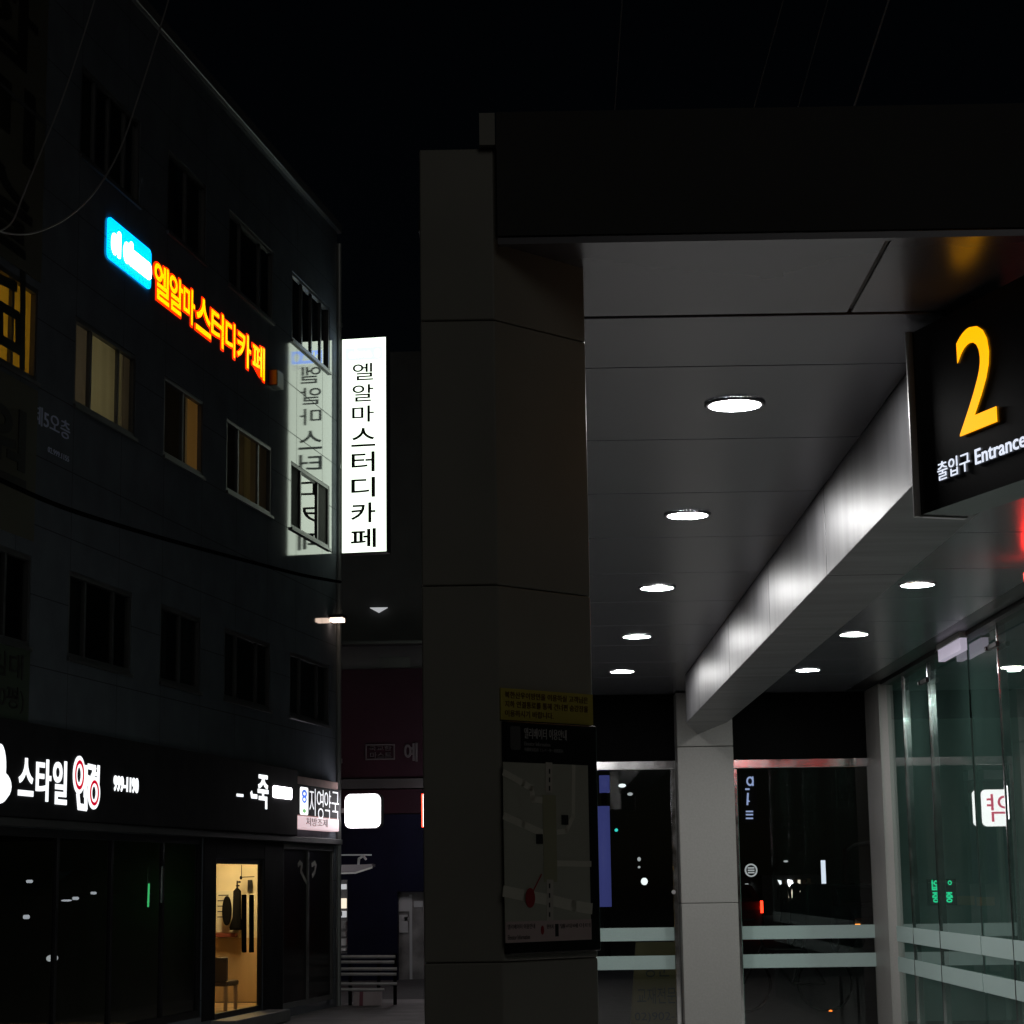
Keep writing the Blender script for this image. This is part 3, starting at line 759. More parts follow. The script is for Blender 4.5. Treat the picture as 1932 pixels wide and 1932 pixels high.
dp = MB(); q = FA.P(0.03, 0, -0.03)
dp.tube([FA.P(.04, .05, .02), FA.P(.04, 10.4, .02)], 0.035, 12)
for z in (1.2, 3.2, 5.2, 7.2, 9.2): dp.tube([FA.P(.04, z, .02), FA.P(.04, z + .06, .02)], 0.048, 12)
tag(dp.build("downpipe", M['pipe'], smooth=False), "grey downpipe running up the corner of the stone building", "pipe")
al = thing("alley_lamp", "small warm lamp on the building corner under the black cable", "lamp", tuple(FA.P(-.12, 4.97, .05)))
q = FA.uv(636, 1169, 0.1)
mb = MB(); mb.box(FA, q[0] - .09, q[0] + .12, q[1] + .02, q[1] + .06, 0.0, 0.2); mb.build("hood", M['black'], al)
mb = MB(); mb.box(FA, q[0] - .07, q[0] + .1, q[1] - .03, q[1] + .018, 0.02, 0.18); mb.build("bulb", emit("lamp_peach", (1.0, 0.75, 0.6), 3), al)

# rounded pharmacy light box in the alley mouth
wb_ = thing("rounded_light_box", "overexposed white rounded square light box beside the pharmacy sign", "sign", tuple(FA.P(0, 2.3, .1)))
a = SGN.uv(651, 1562); b = SGN.uv(717, 1498)
mb = MB(); mb.prism(SGN, rrect(a[0] - .01, b[0] + .01, a[1] - .01, b[1] + .01, .08), -.16, -.012); mb.build("cabinet", M['trim'], wb_)
mb = MB(); mb.prism(SGN, rrect(a[0], b[0], a[1], b[1], .08), -.011, 0.0); mb.build("face", M['whitehot'], wb_)
mb = MB(); mb.prism(SGN, rrect(a[0], b[0], a[1], b[1], .08), -.172, -.161); mb.build("face", M['whitehot'], wb_)
mb = MB(); mb.box(SGN, a[0] - .1, a[0] - .01, a[1] + .2, a[1] + .26, -.1, -.05); mb.build("bracket", M['pipe'], wb_)

# overhead cables against the facade
def cable(name, lab, pts, r, m, c):
    P3 = []
    for u, v in pts:
        x, y = FA.uv(u, v, c); P3.append(FA.P(x, y, c))
    # smooth by Catmull-Rom
    out = []
    for k in range(len(P3) - 1):
        p0 = P3[max(k - 1, 0)]; p1 = P3[k]; p2 = P3[k + 1]; p3 = P3[min(k + 2, len(P3) - 1)]
        for t in [i / 8 for i in range(8)]:
            out.append(0.5 * (2 * p1 + (p2 - p0) * t + (2 * p0 - 5 * p1 + 4 * p2 - p3) * t * t + (3 * p1 - p0 - 3 * p2 + p3) * t ** 3))
    out.append(P3[-1])
    mb = MB(); mb.tube(out, r, 6)
    return tag(mb.build(name, m, smooth=True), lab, "cable")
cable("overhead_cable", "thick black cable sagging across the whole facade above the second floor windows", [(-60, 872), (0, 905), (100, 950), (200, 984), (330, 1022), (480, 1062), (570, 1085), (642, 1098)], 0.020, M['blackmatt'], .5)
M['dullwire'] = mat("dull_wire", (0.16, 0.16, 0.16), 0.6)
M['wire'] = mat("grey_wire", (0.3, 0.29, 0.29), 0.45)
cable("overhead_cable", "thin pale wire drooping in a curve past the top left window", [(330, -40), (300, 60), (262, 180), (225, 285), (180, 360), (130, 408), (75, 436), (30, 442), (-20, 432)], 0.0075, M['wire'], 1.6)
cable("overhead_cable", "thin straight wire running down the picture's top left corner", [(190, -40), (160, 60), (120, 180), (80, 280), (45, 365), (22, 420), (-10, 440)], 0.006, M['wire'], 1.9)

# ------------------------------------------------------------------ building across the alley
AB = YP(36.0)
def ab(u, v): return AB.uv(u, v)
bb = thing("alley_building", "dark maroon shop building across the alley between stone facade and pillar", "building", (AB.P(*ab(700, 1900))[0], 36, 0))
M['maroon'] = mat("maroon_wall", (0.026, 0.012, 0.018), 0.7, spec=0.06, var=(1.2, 0.15)); M['navy'] = mat("navy_panel", (0.005, 0.006, 0.018), 0.7, spec=0.06, var=(2, 0.2))
X0 = ab(560, 1500)[0]; X1 = ab(905, 1500)[0]
def zz(v): return AB.uv(720, v)[1]
mb = MB(); mb.box(AB, X0, X1, zz(1468), zz(1262), -.3, 0); mb.box(AB, X0, X1, zz(1535), zz(1490), -.3, 0); mb.build("wall", M['maroon'], bb)
mb = MB(); mb.box(AB, X0, X1, zz(1262) + .003, zz(1213), -.4, -.05); mb.build("upper_wall", M['fascia'], bb)
mb = MB(); mb.box(AB, ab(715, 1250)[0], ab(773, 1250)[0], zz(1260), zz(1240), -.05, -.03); mb.build("upper_window", M['black'], bb)
mb = MB(); mb.box(AB, X0, X1, zz(1213) + .003, zz(640), -5, -.9); mb.build("rear_block", M['fascia'], bb)
mb = MB(); mb.box(AB, X0, X1, zz(1213) - .05, zz(1213), -.9, .3); mb.build("eave", M['black'], bb)
mb = MB(); mb.box(AB, X0, X1, zz(1488), zz(1470), -.3, .12); mb.build("dark_band", M['black'], bb)
mb = MB(); mb.box(AB, X0, ab(750, 1600)[0], -.0, zz(1537), -.3, .02); mb.build("shutter", M['navy'], bb)
mb = MB(); mb.box(AB, ab(750, 1600)[0], X1, zz(1683), zz(1537), -.3, .02); mb.build("lintel", M['navy'], bb)
M['dimtext'] = mat("unlit_plastic", (0.05, 0.045, 0.05), 0.5)
mb = MB(); xa, ya = ab(690, 1434); xb, yb = ab(745, 1404); mb.frame(AB, xa, xb, ya, yb, .02, .003, .05)
mb.text(AB, "국교한", xa + .06, xb - .06, ya + .16, yb - .03, .003, .05); mb.text(AB, "마스트", xa + .08, xb - .06, ya + .03, ya + .13, .003, .05)
xa, ya = ab(763, 1437); xb, yb = ab(788, 1402); mb.text(AB, "예", xa, xb, ya, yb, .003, .06, bold=0.02)
mb.build("unlit_lettering", M['dimtext'], bb)
# shop window with posters right of the shutter
mb = MB(); mb.box(AB, ab(750, 1700)[0] + .003, X1, zz(1880), zz(1684), -.25, -.2); sg = mb.build("shop_window", mat("dim_shop_interior", (0.12, 0.12, 0.12), 0.6, var=(3, 0.6)), bb)
mb = MB()
for (u0, v0, u1, v1) in ((751, 1692, 771, 1720), (772, 1688, 776, 1880), (780, 1700, 797, 1712), (752, 1726, 768, 1760), (762, 1730, 770, 1738)):
    xa, ya = ab(u0, v1); xb, yb = ab(u1, v0); mb.box(AB, xa, xb, ya, yb, -.199, -.17)
mb.build("sticker", mat("pale_sticker", (0.3, 0.32, 0.33), 0.5), sg)
# spike of light under the eave
q = ab(708, 1138)
mb = MB(); mb.prism(AB, [(q[0] - .16, q[1] + .03), (q[0], q[1] - .06), (q[0] + .16, q[1] + .03)], -.88, -.8)
tag(mb.build("eave_lamp", M['dimwhite']), "small dim triangular lamp on the dark wall below the white projecting sign", "lamp")
# red edged sign at the pillar
q = AB.uv(798, 1530)
rs = thing("red_edged_sign", "narrow lit sign edge in red and white against the beige pillar", "sign", (q[0], 35, q[1]))
P35 = YP(34)
a = P35.uv(795.5, 1560); b = P35.uv(798, 1498)
mb = MB(); mb.box(P35, a[0], b[0], a[1], b[1], -.4, 0); mb.build("rim", M['redlamp'], rs)
mb = MB(); mb.box(P35, b[0] + .002, b[0] + .5, a[1], b[1], -.4, .01); mb.build("face", M['whitehot'], rs)
# awning
P30 = YP(30)
aw = thing("awning", "small folded grey awning with a bright lower edge in the alley", "awning", P30.P(*P30.uv(640, 1640)))
pts = [P30.uv(u, v) for u, v in ((630, 1645), (672, 1645), (703, 1635), (703, 1630), (690, 1631), (630, 1632))]
mb = MB(); mb.prism(P30, pts, -.5, .1); mb.build("canopy_sheet", mat("grey_canvas", (0.17, 0.16, 0.17), 0.5), aw)
mb = MB(); stroke(mb, P30, [P30.uv(630, 1648), P30.uv(672, 1647), P30.uv(703, 1637)], .022, .1, .14); mb.build("front_bar", M['trim'], aw)
mb = MB(); stroke(mb, P30, [P30.uv(676, 1631), P30.uv(677, 1620), P30.uv(685, 1615), P30.uv(690, 1621)], .03, -.05, .0); mb.build("arm", M['pipe'], aw)
mb = MB(); stroke(mb, P30, [P30.uv(630, 1613), P30.uv(700, 1613)], .02, -.05, .0); mb.build("rail", M['pipe'], aw)
# stacked display seen beside the corner
P33 = YP(33)
ds = thing("display_rack", "narrow column of small lit shelves beside the stone corner", "rack", P33.P(*P33.uv(648, 1800)))
for k, (v0, v1, mm) in enumerate(((1668, 1678, 'dimwhite'), (1695, 1714, 'warmwhite'), (1719, 1731, 'dimwhite'), (1739, 1752, 'grey'), (1758, 1767, 'grey'), (1771, 1784, 'trim'), (1789, 1794, 'trim'))):
    a = P33.uv(640, v1); b = P33.uv(652, v0); mb = MB(); mb.box(P33, a[0], b[0], a[1], b[1], -.2, 0); mb.build("shelf_box", M[mm], ds)
a = P33.uv(639, 1800); b = P33.uv(653, 1660); mb = MB(); mb.box(P33, a[0], b[0], a[1], b[1], -.25, -.2); mb.build("back_panel", M['black'], ds)
# stainless rail bench
P29 = YP(27.72)
rl = thing("steel_railing", "low stainless railing of six horizontal bars at the alley mouth", "railing", P29.P(*P29.uv(694, 1912)))
for v, u1 in ((1805, 746), (1815, 744), (1828, 749), (1838, 748), (1856, 749), (1867, 725)):
    a = P29.uv(632, v); b = P29.uv(u1, v); mb = MB(); mb.tube([P29.P(a[0], a[1], 0), P29.P(b[0], b[1], 0)], .022, 10); mb.build("bar", M['satin'], rl)
for u in (660, 714, 745):
    a = P29.uv(u, 1800); b = P29.uv(u, 1912); mb = MB(); mb.tube([P29.P(a[0], a[1], -.05), P29.P(b[0], max(b[1], 0), -.05)], .024, 10); mb.build("post", M['blackmatt'], rl)
bn = MB()
q0 = P29.uv(668, 1871); q1 = P29.uv(722, 1912)
n = 24
for k in range(n):
    t0, t1 = k / n, (k + 1) / n
    f = lambda t: .05 + .012 * math.sin(t * 7)
    xa = q0[0] + (q1[0] - q0[0]) * t0; xb = q0[0] + (q1[0] - q0[0]) * t1
    bn.poly([P29.P(xa * .985 + q0[0] * .015, max(q1[1], .05), f(t0) + .04), P29.P(xb * .985 + q0[0] * .015, max(q1[1], .05), f(t1) + .04), P29.P(xb, q0[1], f(t1)), P29.P(xa, q0[1], f(t0))], 1 if 5 <= k <= 7 else 0)
o = bn.build("cloth_banner", [cloth("white_cloth", (0.75, 0.66, 0.68), .2), cloth("pink_cloth", (0.4, 0.16, 0.2), .2)])
sol = o.modifiers.new("thick", 'SOLIDIFY'); sol.thickness = .006
tag(o, "creased white and pink cloth hanging from the stainless railing", "cloth")

# ------------------------------------------------------------------ station canopy
HZ = 3.375
YF, YB = 5.57, 20.0
ca_ = thing("station_canopy", "grey metal station entrance canopy with beige pillar filling the right half", "canopy", (1.2, YF, 0))
F0 = YP(YF)
mb = MB(); mb.wb(-0.075, 7.3, YF, YF + .05, HZ + .012, 3.752); mb.build("fascia", M['fascia'], ca_)
mb = MB(); mb.wb(-0.075, 7.3, YF + .004, YF + .03, HZ - .012, HZ + .007); mb.build("edge_trim", M['ceil'], ca_)
mb = MB(); mb.wb(-0.07, 7.3, YF + .054, YB + .5, 3.46, 3.72); mb.build("roof", M['fascia'], ca_)
gy = [5.625, 6.39, 7.06, 8.275, 9.46, 10.72, 12.0, 13.25, 14.5, 15.75, 17.0, 18.25, 20.0]
mb = MB()
for k in range(len(gy) - 1):
    g0 = 0.006 if k != 1 else 0.025
    a, b = gy[k] + g0, gy[k + 1] - .004
    mb = MB()
    if k == 0:
        mb.wb(-.07, 1.026, a, b, HZ, HZ + .04); mb.build("ceiling_panel", M['ceil'], ca_, bevel=.003)
        mb = MB(); mb.wb(1.038, 3.03, a, b, HZ, HZ + .04)
    else:
        mb.wb(-.3, 3.03, a, b, HZ, HZ + .04)
    mb.build("ceiling_panel", M['ceil'], ca_, bevel=.003)
mb = MB(); mb.wb(-.3, 7.2, YF + .06, YB, HZ + .05, HZ + .08); mb.build("ceiling_backing", M['black'], ca_)
mb = MB(); mb.wb(3.04, 3.22, YF + .06, YB, HZ + .012, HZ + .045); mb.build("shadow_gap", M['black'], ca_)
mb = MB(); mb.wb(3.36, 7.2, YF + .06, YB, HZ, HZ + .04); mb.build("hall_ceiling", M['ceil'], ca_)
mb = MB(); mb.wb(1.027, 1.037, 5.64, 6.36, HZ + .006, HZ + .03); mb.build("seam_filler", M['fascia'], ca_)
# boxed beam below the ceiling, left face slanted
ZB = 2.96
segs = [7.1, 9.35, 11.65, 14.1, 16.75, 18.08]
for k in range(len(segs) - 1):
    mb = MB(); mb.wb(1.357, 1.715, segs[k] + .005, segs[k + 1] - .005, ZB, HZ - .003)
    mb.build("beam_cladding", M['brushed'], ca_, bevel=.003)
mb = MB(); mb.wb(1.363, 1.709, 7.12, 18.07, ZB + .006, HZ - .01); mb.build("beam_core", M['blackmatt'], ca_)
mb = MB(); mb.column([(1.357, 18.085), (1.715, 18.085), (1.715, 18.2), (1.57, 19.695), (1.357, 18.2)], ZB, HZ - .003); mb.build("beam_end", M['brushed'], ca_, bevel=.003)
# rear column
cx0, cx1 = 1.375, 1.905
mb = MB()
for z0_, z1_ in ((0.0, 1.385), (1.390, 2.845), (2.850, 3.36)):
    mb = MB(); mb.wb(cx0, cx1, 19.7, 20.2, z0_, z1_); mb.build("rear_column", M['column'], ca_, bevel=.006)
# front pillar with a chamfered face
CH0 = (-.087, 5.60); CH1 = (.172, 5.859)
for z0_, z1_ in ((0.0, 1.392), (1.3945, 2.401), (2.4035, 3.150), (3.1525, 3.655)):
    mb = MB(); top = z1_ > 3.5
    mb.column([(-.295, 5.60), CH0, CH1, (.172, 6.3), (-.295, 6.3)], z0_, z1_); mb.build("front_pillar", M['pillar'], ca_, bevel=.004)
mb = MB(); mb.wb(-.123, -.079, 5.575, 6.2, 3.657, 3.752); mb.build("pillar_cap", M['pillar'], ca_)

# downlights
dl = thing("downlight", "nearest round downlight, left of the boxed beam", "downlight", (.787, 7.64, HZ), "round downlights in the canopy ceiling")
mb = MB(); n = 40
ro, ri = .115, .098
for k in range(n):
    a, b = 2 * PI * k / n, 2 * PI * (k + 1) / n
    c = lambda r, t, z: V((0.787 + r * math.cos(t), 7.64 + r * math.sin(t), HZ + z))
    mb.hexa([c(ro, a, -.001), c(ro, b, -.001), c(ri, b, -.001), c(ri, a, -.001), c(ro, a, -.008), c(ro, b, -.008), c(ri, b, -.0105), c(ri, a, -.0105)])
mb.build("trim_ring", M['rim'], dl, smooth=True)
mb = MB()
rings = [(.0, -.0108), (.05, -.0105), (.08, -.0098), (.0965, -.009)]
for i in range(len(rings) - 1):
    for k in range(n):
        a, b = 2 * PI * k / n, 2 * PI * (k + 1) / n
        (r0, z0_), (r1, z1_) = rings[i], rings[i + 1]
        pts = [c(r1, a, z1_), c(r1, b, z1_), c(r0, b, z0_), c(r0, a, z0_)]
        mb.poly(pts if r0 > 0 else pts[:3])
mb.build("diffuser", M['lamp'], dl, smooth=True)
nm = {1: "second", 2: "third", 3: "fourth", 4: "fifth and farthest"}
for k, y in enumerate((10.03, 12.58, 15.13, 17.69), 1):
    dup(dl, (.782, y, HZ), f"{nm[k]} round downlight from the front in the row left of the beam")
nr = {0: "first", 1: "second", 2: "third and farthest"}
for k, y in enumerate((12.62, 15.2, 17.8)):
    dup(dl, (2.385, y, HZ), f"{nr[k]} round downlight in the row right of the beam")
for k, (x, y) in enumerate(((4.18, 18.06), (4.18, 12.9))):  # nearer hall downlight is assumed, added out of view to light the hall
    dup(dl, (x, y, HZ), ["round downlight seen through the green glass wall", "assumed nearer round downlight, added unseen inside the hall behind the glass wall", "farthest round downlight inside the hall behind the glass wall"][k])

# yellow notice and map board on the chamfered pillar face
PF = Fr((CH0[0], CH0[1], 0), (1, 1, 0))
def pf(u, v): return PF.uv(u, v, .02)
WF = math.hypot(CH1[0] - CH0[0], CH1[1] - CH0[1])
nz0 = pf(1020, 1361)[1]; nz1 = pf(1020, 1302)[1]
no = thing("yellow_notice", "yellow paper notice with three lines of brown writing above the map board", "notice", tuple(PF.P(WF / 2, nz0, 0)))
mb = MB(); mb.box(PF, .0, WF - .004, nz0, nz1, .002, .006); mb.build("sheet", mat("yellow_paper", (0.62, 0.54, 0.10), 0.6, var=(3, 0.1)), no)
mb = MB(); hh = nz1 - nz0
for k, tx in enumerate(("북한산우이방면을 이용하실 고객님은", "지하 연결통로를 통해 건너편 승강장을", "이용하시기 바랍니다.")):
    yy = nz1 - hh * (0.1 + .29 * k)
    mb.text(PF, tx, .015, (WF - .025) if k < 2 else WF * .55, yy - hh * .21, yy, .0065, .0075, bold=.006)
mb.build("lettering", mat("brown_ink", (0.16, 0.07, 0.02), 0.6), no)
mz1 = nz0 - .004; mz0 = pf(1030, 1798)[1]
mo = thing("map_board", "black framed area map board fixed to the beige pillar under the yellow notice", "map board", tuple(PF.P(WF / 2, mz0, 0)))
mb = MB(); mb.box(PF, .004, WF - .008, mz0, mz1, .002, .022); mb.build("frame", M['signblack'], mo, bevel=.003)
my1 = pf(1030, 1441)[1]; my0 = pf(1030, 1776)[1]; mx0 = pf(949, 1600)[0]; mx1 = pf(1110, 1600)[0]
M['mapbg'] = mat("map_paper", (0.54, 0.56, 0.48), 0.5, var=(6, 0.04)); M['maproad'] = mat("map_road", (0.8, 0.8, 0.7), 0.5)
mb = MB(); mb.box(PF, mx0, mx1, my0, my1, .0225, .0245); mp = mb.build("map_sheet", M['mapbg'], mo)
def mq(u, v): return pf(u, v)
mb = MB()
for pts, wd in (([(949, 1458), (985, 1478), (1000, 1487), (1003, 1508), (1021, 1510)], .018), ([(950, 1540), (985, 1556), (1021, 1572)], .02),
                ([(1080, 1446), (1079, 1540), (1066, 1568), (1050, 1570)], .014), ([(1050, 1629), (1111, 1630)], .016),
                ([(951, 1682), (990, 1690), (1035, 1698), (1080, 1709), (1111, 1714)], .03)):
    mb = MB(); stroke(mb, PF, [mq(*p) for p in pts], wd, .0246, .0252); mb.build("road", M['maproad'], mp)
mb = MB(); stroke(mb, PF, [mq(1035, 1665), mq(1035, 1735)], .026, .0253, .0257); M['mappale'] = mat("map_pale", (0.68, 0.66, 0.6), 0.5); mb.build("crossing_line", M['mappale'], mp)
mb = MB(); stroke(mb, PF, [mq(1033, 1444), mq(1033, 1490)], .026, .0253, .0257); mb.build("crossing_line", M['mappale'], mp)
mb = MB()
for v in (1456, 1472, 1488, 1672, 1690, 1708, 1726): stroke(mb, PF, [mq(1034, v - 4), mq(1034, v + 3)], .005, .0258, .0262)
mb.build("rail_line", M['signtext'], mp)
mb = MB(); a = mq(1021, 1500); b = mq(1049, 1664); mb.box(PF, a[0], b[0], b[1], a[1], .0253, .0256); mb.build("station_block", mat("map_olive", (0.45, 0.46, 0.31), 0.5), mp)
mb = MB()
for u, v in ((1015, 1583), (1063, 1547)):
    mb = MB(); a = mq(u - 6, v + 9); b = mq(u + 6, v - 9); mb.box(PF, a[0], b[0], a[1], b[1], .0253, .0266); mb.build("lift_symbol", M['signtext'], mp)
M['mapred'] = mat("map_red", (0.42, 0.02, 0.03), 0.5)
mb = MB(); q = mq(997, 1694); mb.prism(PF, ell(q[0], q[1], .018, .026), .0268, .0275); stroke(mb, PF, [mq(1003, 1680), mq(1018, 1650)], .004, .0268, .0274)
mb.build("place_marker", M['mapred'], mp)
a = mq(951, 1775); b = mq(1112, 1744)
mb = MB(); mb.box(PF, mx0, mx1, my0, my0 + .055, .0246, .026); mb.build("legend_strip", mat("pale_pink", (0.72, 0.58, 0.58), 0.5), mp)
mb = MB(); mb.text(PF, "엘리베이터 이용안내", mx0 + .008, mx0 + .11, my0 + .035, my0 + .048, .0261, .0265); mb.build("legend_print", M['signtext'], mp); mb = MB(); mb.text(PF, "Elevator Information", mx0 + .008, mx0 + .09, my0 + .008, my0 + .02, .0261, .0265)
mb.build("legend_print", M['signtext'], mp); mb = MB(); mb.text(PF, "현위치", mx0 + .155, mx0 + .18, my0 + .033, my0 + .045, .0261, .0265); mb.text(PF, "엘리베이터", mx0 + .205, mx1 - .005, my0 + .033, my0 + .045, .0261, .0265)
mb.box(PF, mx0 + .187, mx0 + .2, my0 + .012, my0 + .045, .0261, .0265)
mb.build("legend_print", M['signtext'], mp)
mb = MB(); mb.prism(PF, ell(mx0 + .138, my0 + .03, .006, .012), .0261, .0266); mb.build("legend_marker", M['mapred'], mp)
M['headtext'] = mat("pale_print", (0.6, 0.6, 0.6), 0.5)
hd = my1 + .012; ht_ = mz1 - .012
mb = MB(); mb.text(PF, "엘리베이터 이용안내", .07, .235, hd + (ht_ - hd) * .62, hd + (ht_ - hd) * .95, .0225, .024); mb.build("heading", M['headtext'], mo)
mb = MB(); mb.text(PF, "Elevator Information", .07, .17, hd + (ht_ - hd) * .40, hd + (ht_ - hd) * .52, .0225, .024); mb.text(PF, "电梯使用指南 エレベーター利用案内", .07, .22, hd + (ht_ - hd) * .22, hd + (ht_ - hd) * .34, .0225, .024)
mb.build("subheading", mat("dim_print", (0.3, 0.3, 0.3), 0.5), mo)
mb = MB(); mb.prism(PF, rrect(.017, .055, hd + (ht_ - hd) * .25, hd + (ht_ - hd) * .98, .006), .0225, .024)
mb.build("lift_icon", mat("icon_grey", (0.11, 0.11, 0.11), 0.5), mo)

# hanging entrance sign
SD = V((0.335, -1, 0))                     # viewer's right along the sign face
ES = Fr((1.2515, 6.53, 0), SD)
def es(u, v): return ES.uv(u, v)
sz0 = es(1735, 975)[1]; sz1 = 3.34; sw_ = es(1735, 975)[0]
SL = .84
en = thing("entrance_sign", "black hanging entrance sign with large yellow number 2 and white lettering", "sign", tuple(ES.P(SL / 2, sz0, -.08)))
mb = MB(); mb.box(ES, .01, SL - .01, sz0 + .004, sz1, -.16, 0); mb.build("face_panel", M['signblack'], en)
for xa in (-.018, SL - .008):
    mb = MB(); mb.box(ES, xa, xa + .026, sz0, sz1 + .005, -.17, .0); mb.tube([ES.P(xa + .013, sz0, .002), ES.P(xa + .013, sz1 + .005, .002)], .0145, 16); mb.build("side_trim", M['satin'], en)
for xa in (.1, SL - .14):
    mb = MB(); mb.box(ES, xa, xa + .04, sz1, HZ - .002, -.1, -.06); mb.build("hanger", M['chrome'], en)
a = es(1806, 828); b = es(1881, 606)
xa = es(1810, 760)[0]; xb = es(1881, 760)[0]
yt = es(1842, 612)[1]; yb = es(1842, 812)[1]
mb = MB(); mb.text(ES, "2", xa, xb, yb, yt, .002, .004, bold=.004); mb.build("numeral", M['two'], en)
xa = es(1770, 880)[0]; xb = es(1831, 870)[0]; y0_ = es(1800, 898)[1]; y1_ = es(1800, 862)[1]
mb = MB(); mb.text(ES, "출입구", xa, xb, y0_, y1_, .002, .004); xc = es(1841, 860)[0]; xd = es(1938, 850)[0]
mb.build("lettering", M['signlight'], en); mb = MB(); mb.text(ES, "Entrance", xc, xd, y0_ + .008, y1_ - .004, .002, .004, bold=.008); mb.build("lettering", M['signlight'], en)

# rear glass screen
RG = YP(YB)
gs = thing("rear_glass_screen", "steel framed glass screen with two frosted stripes at the back of the canopy", "glass screen", (1.9, YB, 0))
def rz(v, u=1500): return RG.uv(u, v)[1]
TB0, TB1 = RG.uv(1520, 1448)[1], RG.uv(1520, 1432)[1]
xl = RG.uv(1070, 1500)[0]; x1a = RG.uv(1277, 1600)[0]; x2a = RG.uv(1389, 1600)[0]; x2b = RG.uv(1668, 1600)[0]
for xa, xb in ((xl, cx0 - .002), (cx1 + .002, x2b + .02)):
    mb = MB(); mb.box(RG, xa, xb, TB0, TB1, -.03, .05); mb.build("transom_bar", M['chrome'], gs, bevel=.004)
    mb = MB(); mb.poly([RG.P(xa, TB1, 0), RG.P(xb, TB1, 0), RG.P(xb, HZ, 0), RG.P(xa, HZ, 0)]); mb.build("fanlight_pane", M['fanlight'], gs)
    mb = MB(); mb.poly([RG.P(xa, .01, .01), RG.P(xb, .01, .01), RG.P(xb, TB0, .01), RG.P(xa, TB0, .01)]); mb.build("glass_pane", M['paneglass'], gs)
    for za, zb in ((rz(1774, 1300), rz(1749, 1300)), (rz(1828, 1300), rz(1802, 1300))):
        mb = MB(); mb.box(RG, xa + .005, xb - .055, za, zb, .014, .017); mb.build("frosted_stripe", M['stripe'], gs)
for xa, xb in ((cx0 - .055, cx0 - .003), (cx1 + .003, cx1 + .055), (x2b - .035, x2b + .02)):
    mb = MB(); mb.box(RG, xa, xb, .012, TB0 - .002, -.03, .05); mb.build("door_stile", M['chrome'], gs, bevel=.006)
mb = MB(); mb.wb(3.215, 3.33, YB - .8, YB + .05, 0.012, HZ); mb.build("corner_post", M['column'], gs, bevel=.006)
mb = MB(); mb.box(RG, xl, x2b, HZ - .05, HZ, -.12, -.03); mb.build("head_rail", M['black'], gs)

# side glass wall
XG_ = 3.29
gw = thing("side_glass_wall", "green tinted glass wall with slim steel mullions along the canopy's right side", "glass wall", (XG_, 14, 0))
SGW = Fr((XG_, 0, 0), (0, -1, 0))          # faces the entrance side; x = -Y
ys = [YB - .85, 17.1, 15.55, 14.5, 13.0, 11.0]
for k in range(len(ys) - 1):
    cc = 0.004 * (k % 2)
    tl = .006 * ((k % 3) - 1)
    mb = MB(); mb.poly([SGW.P(-ys[k] + .006, .012, cc - tl), SGW.P(-ys[k + 1] - .006, .012, cc), SGW.P(-ys[k + 1] - .006, HZ + .01, cc), SGW.P(-ys[k] + .006, HZ + .01, cc - tl)]); mb.build("glass_pane", M['wallglass'], gw)
    for za, zb in ((1.032, 1.168), (.766, .896)):
        mb = MB(); mb.box(SGW, -ys[k] + .01, -ys[k + 1] - .01, za, zb, .012, .015); mb.build("frosted_stripe", M['stripe'], gw)
for y in (18.3, 17.1, 14.5, 13.0, 11.0):
    mb = MB(); mb.box(SGW, -y - .010, -y + .010, .012, HZ, -.05, .018); mb.build("mullion", M['chrome'], gw, bevel=.003)
for y in (17.1, 14.5):
    z = 3.19
    mb = MB(); mb.box(SGW, -y - .1, -y + .16, z - .018, z + .018, .03, .06); mb.box(SGW, -y - .13, -y - .1, z - .02, z + .01, .03, .075)
    mb.build("spider_bracket", M['black'], gw, bevel=.004)
mb = MB(); mb.wb(3.23, 3.35, 6.5, YB - .85, HZ - .02, HZ + .03); mb.build("head_rail", M['black'], gw)

# exit light box on the glass wall head
a = SGW.uv(1770, 1235, .1); b = SGW.uv(1811, 1200, .1)
xo = thing("exit_light_box", "small pale light box fixed at the top of the glass wall", "sign", tuple(SGW.P((a[0] + b[0]) / 2, a[1], .1)))
mb = MB(); mb.box(SGW, a[0], b[0], 3.255, 3.345, .05, .10); mb.build("face", emit("exit_face", (0.75, 0.68, 0.85), 0.42), xo)
mb = MB(); mb.box(SGW, a[0] - .01, b[0] + .01, 3.346, 3.395, .04, .11); mb.build("housing", M['trim'], xo)
# assumed red lamp added out of view, for the red glow on the ceiling
ra = thing("assumed_red_lamp", "round red alarm lamp on a short stem below the ceiling at the picture's right border", "lamp", (2.88, 11.6, HZ))
mb = MB(); mb.tube([(2.88, 11.6, HZ - .002), (2.88, 11.6, HZ - .09)], .015, 10); mb.build("stem", M['trim'], ra)
mb = MB(); mb.tube([(2.88, 11.6, HZ - .09), (2.88, 11.6, HZ - .16), (2.88, 11.6, HZ - .22)], [.085, .08, .03], 20); mb.build("dome", emit("assumed_red_glow", (1.0, 0.02, 0.015), 14), ra)

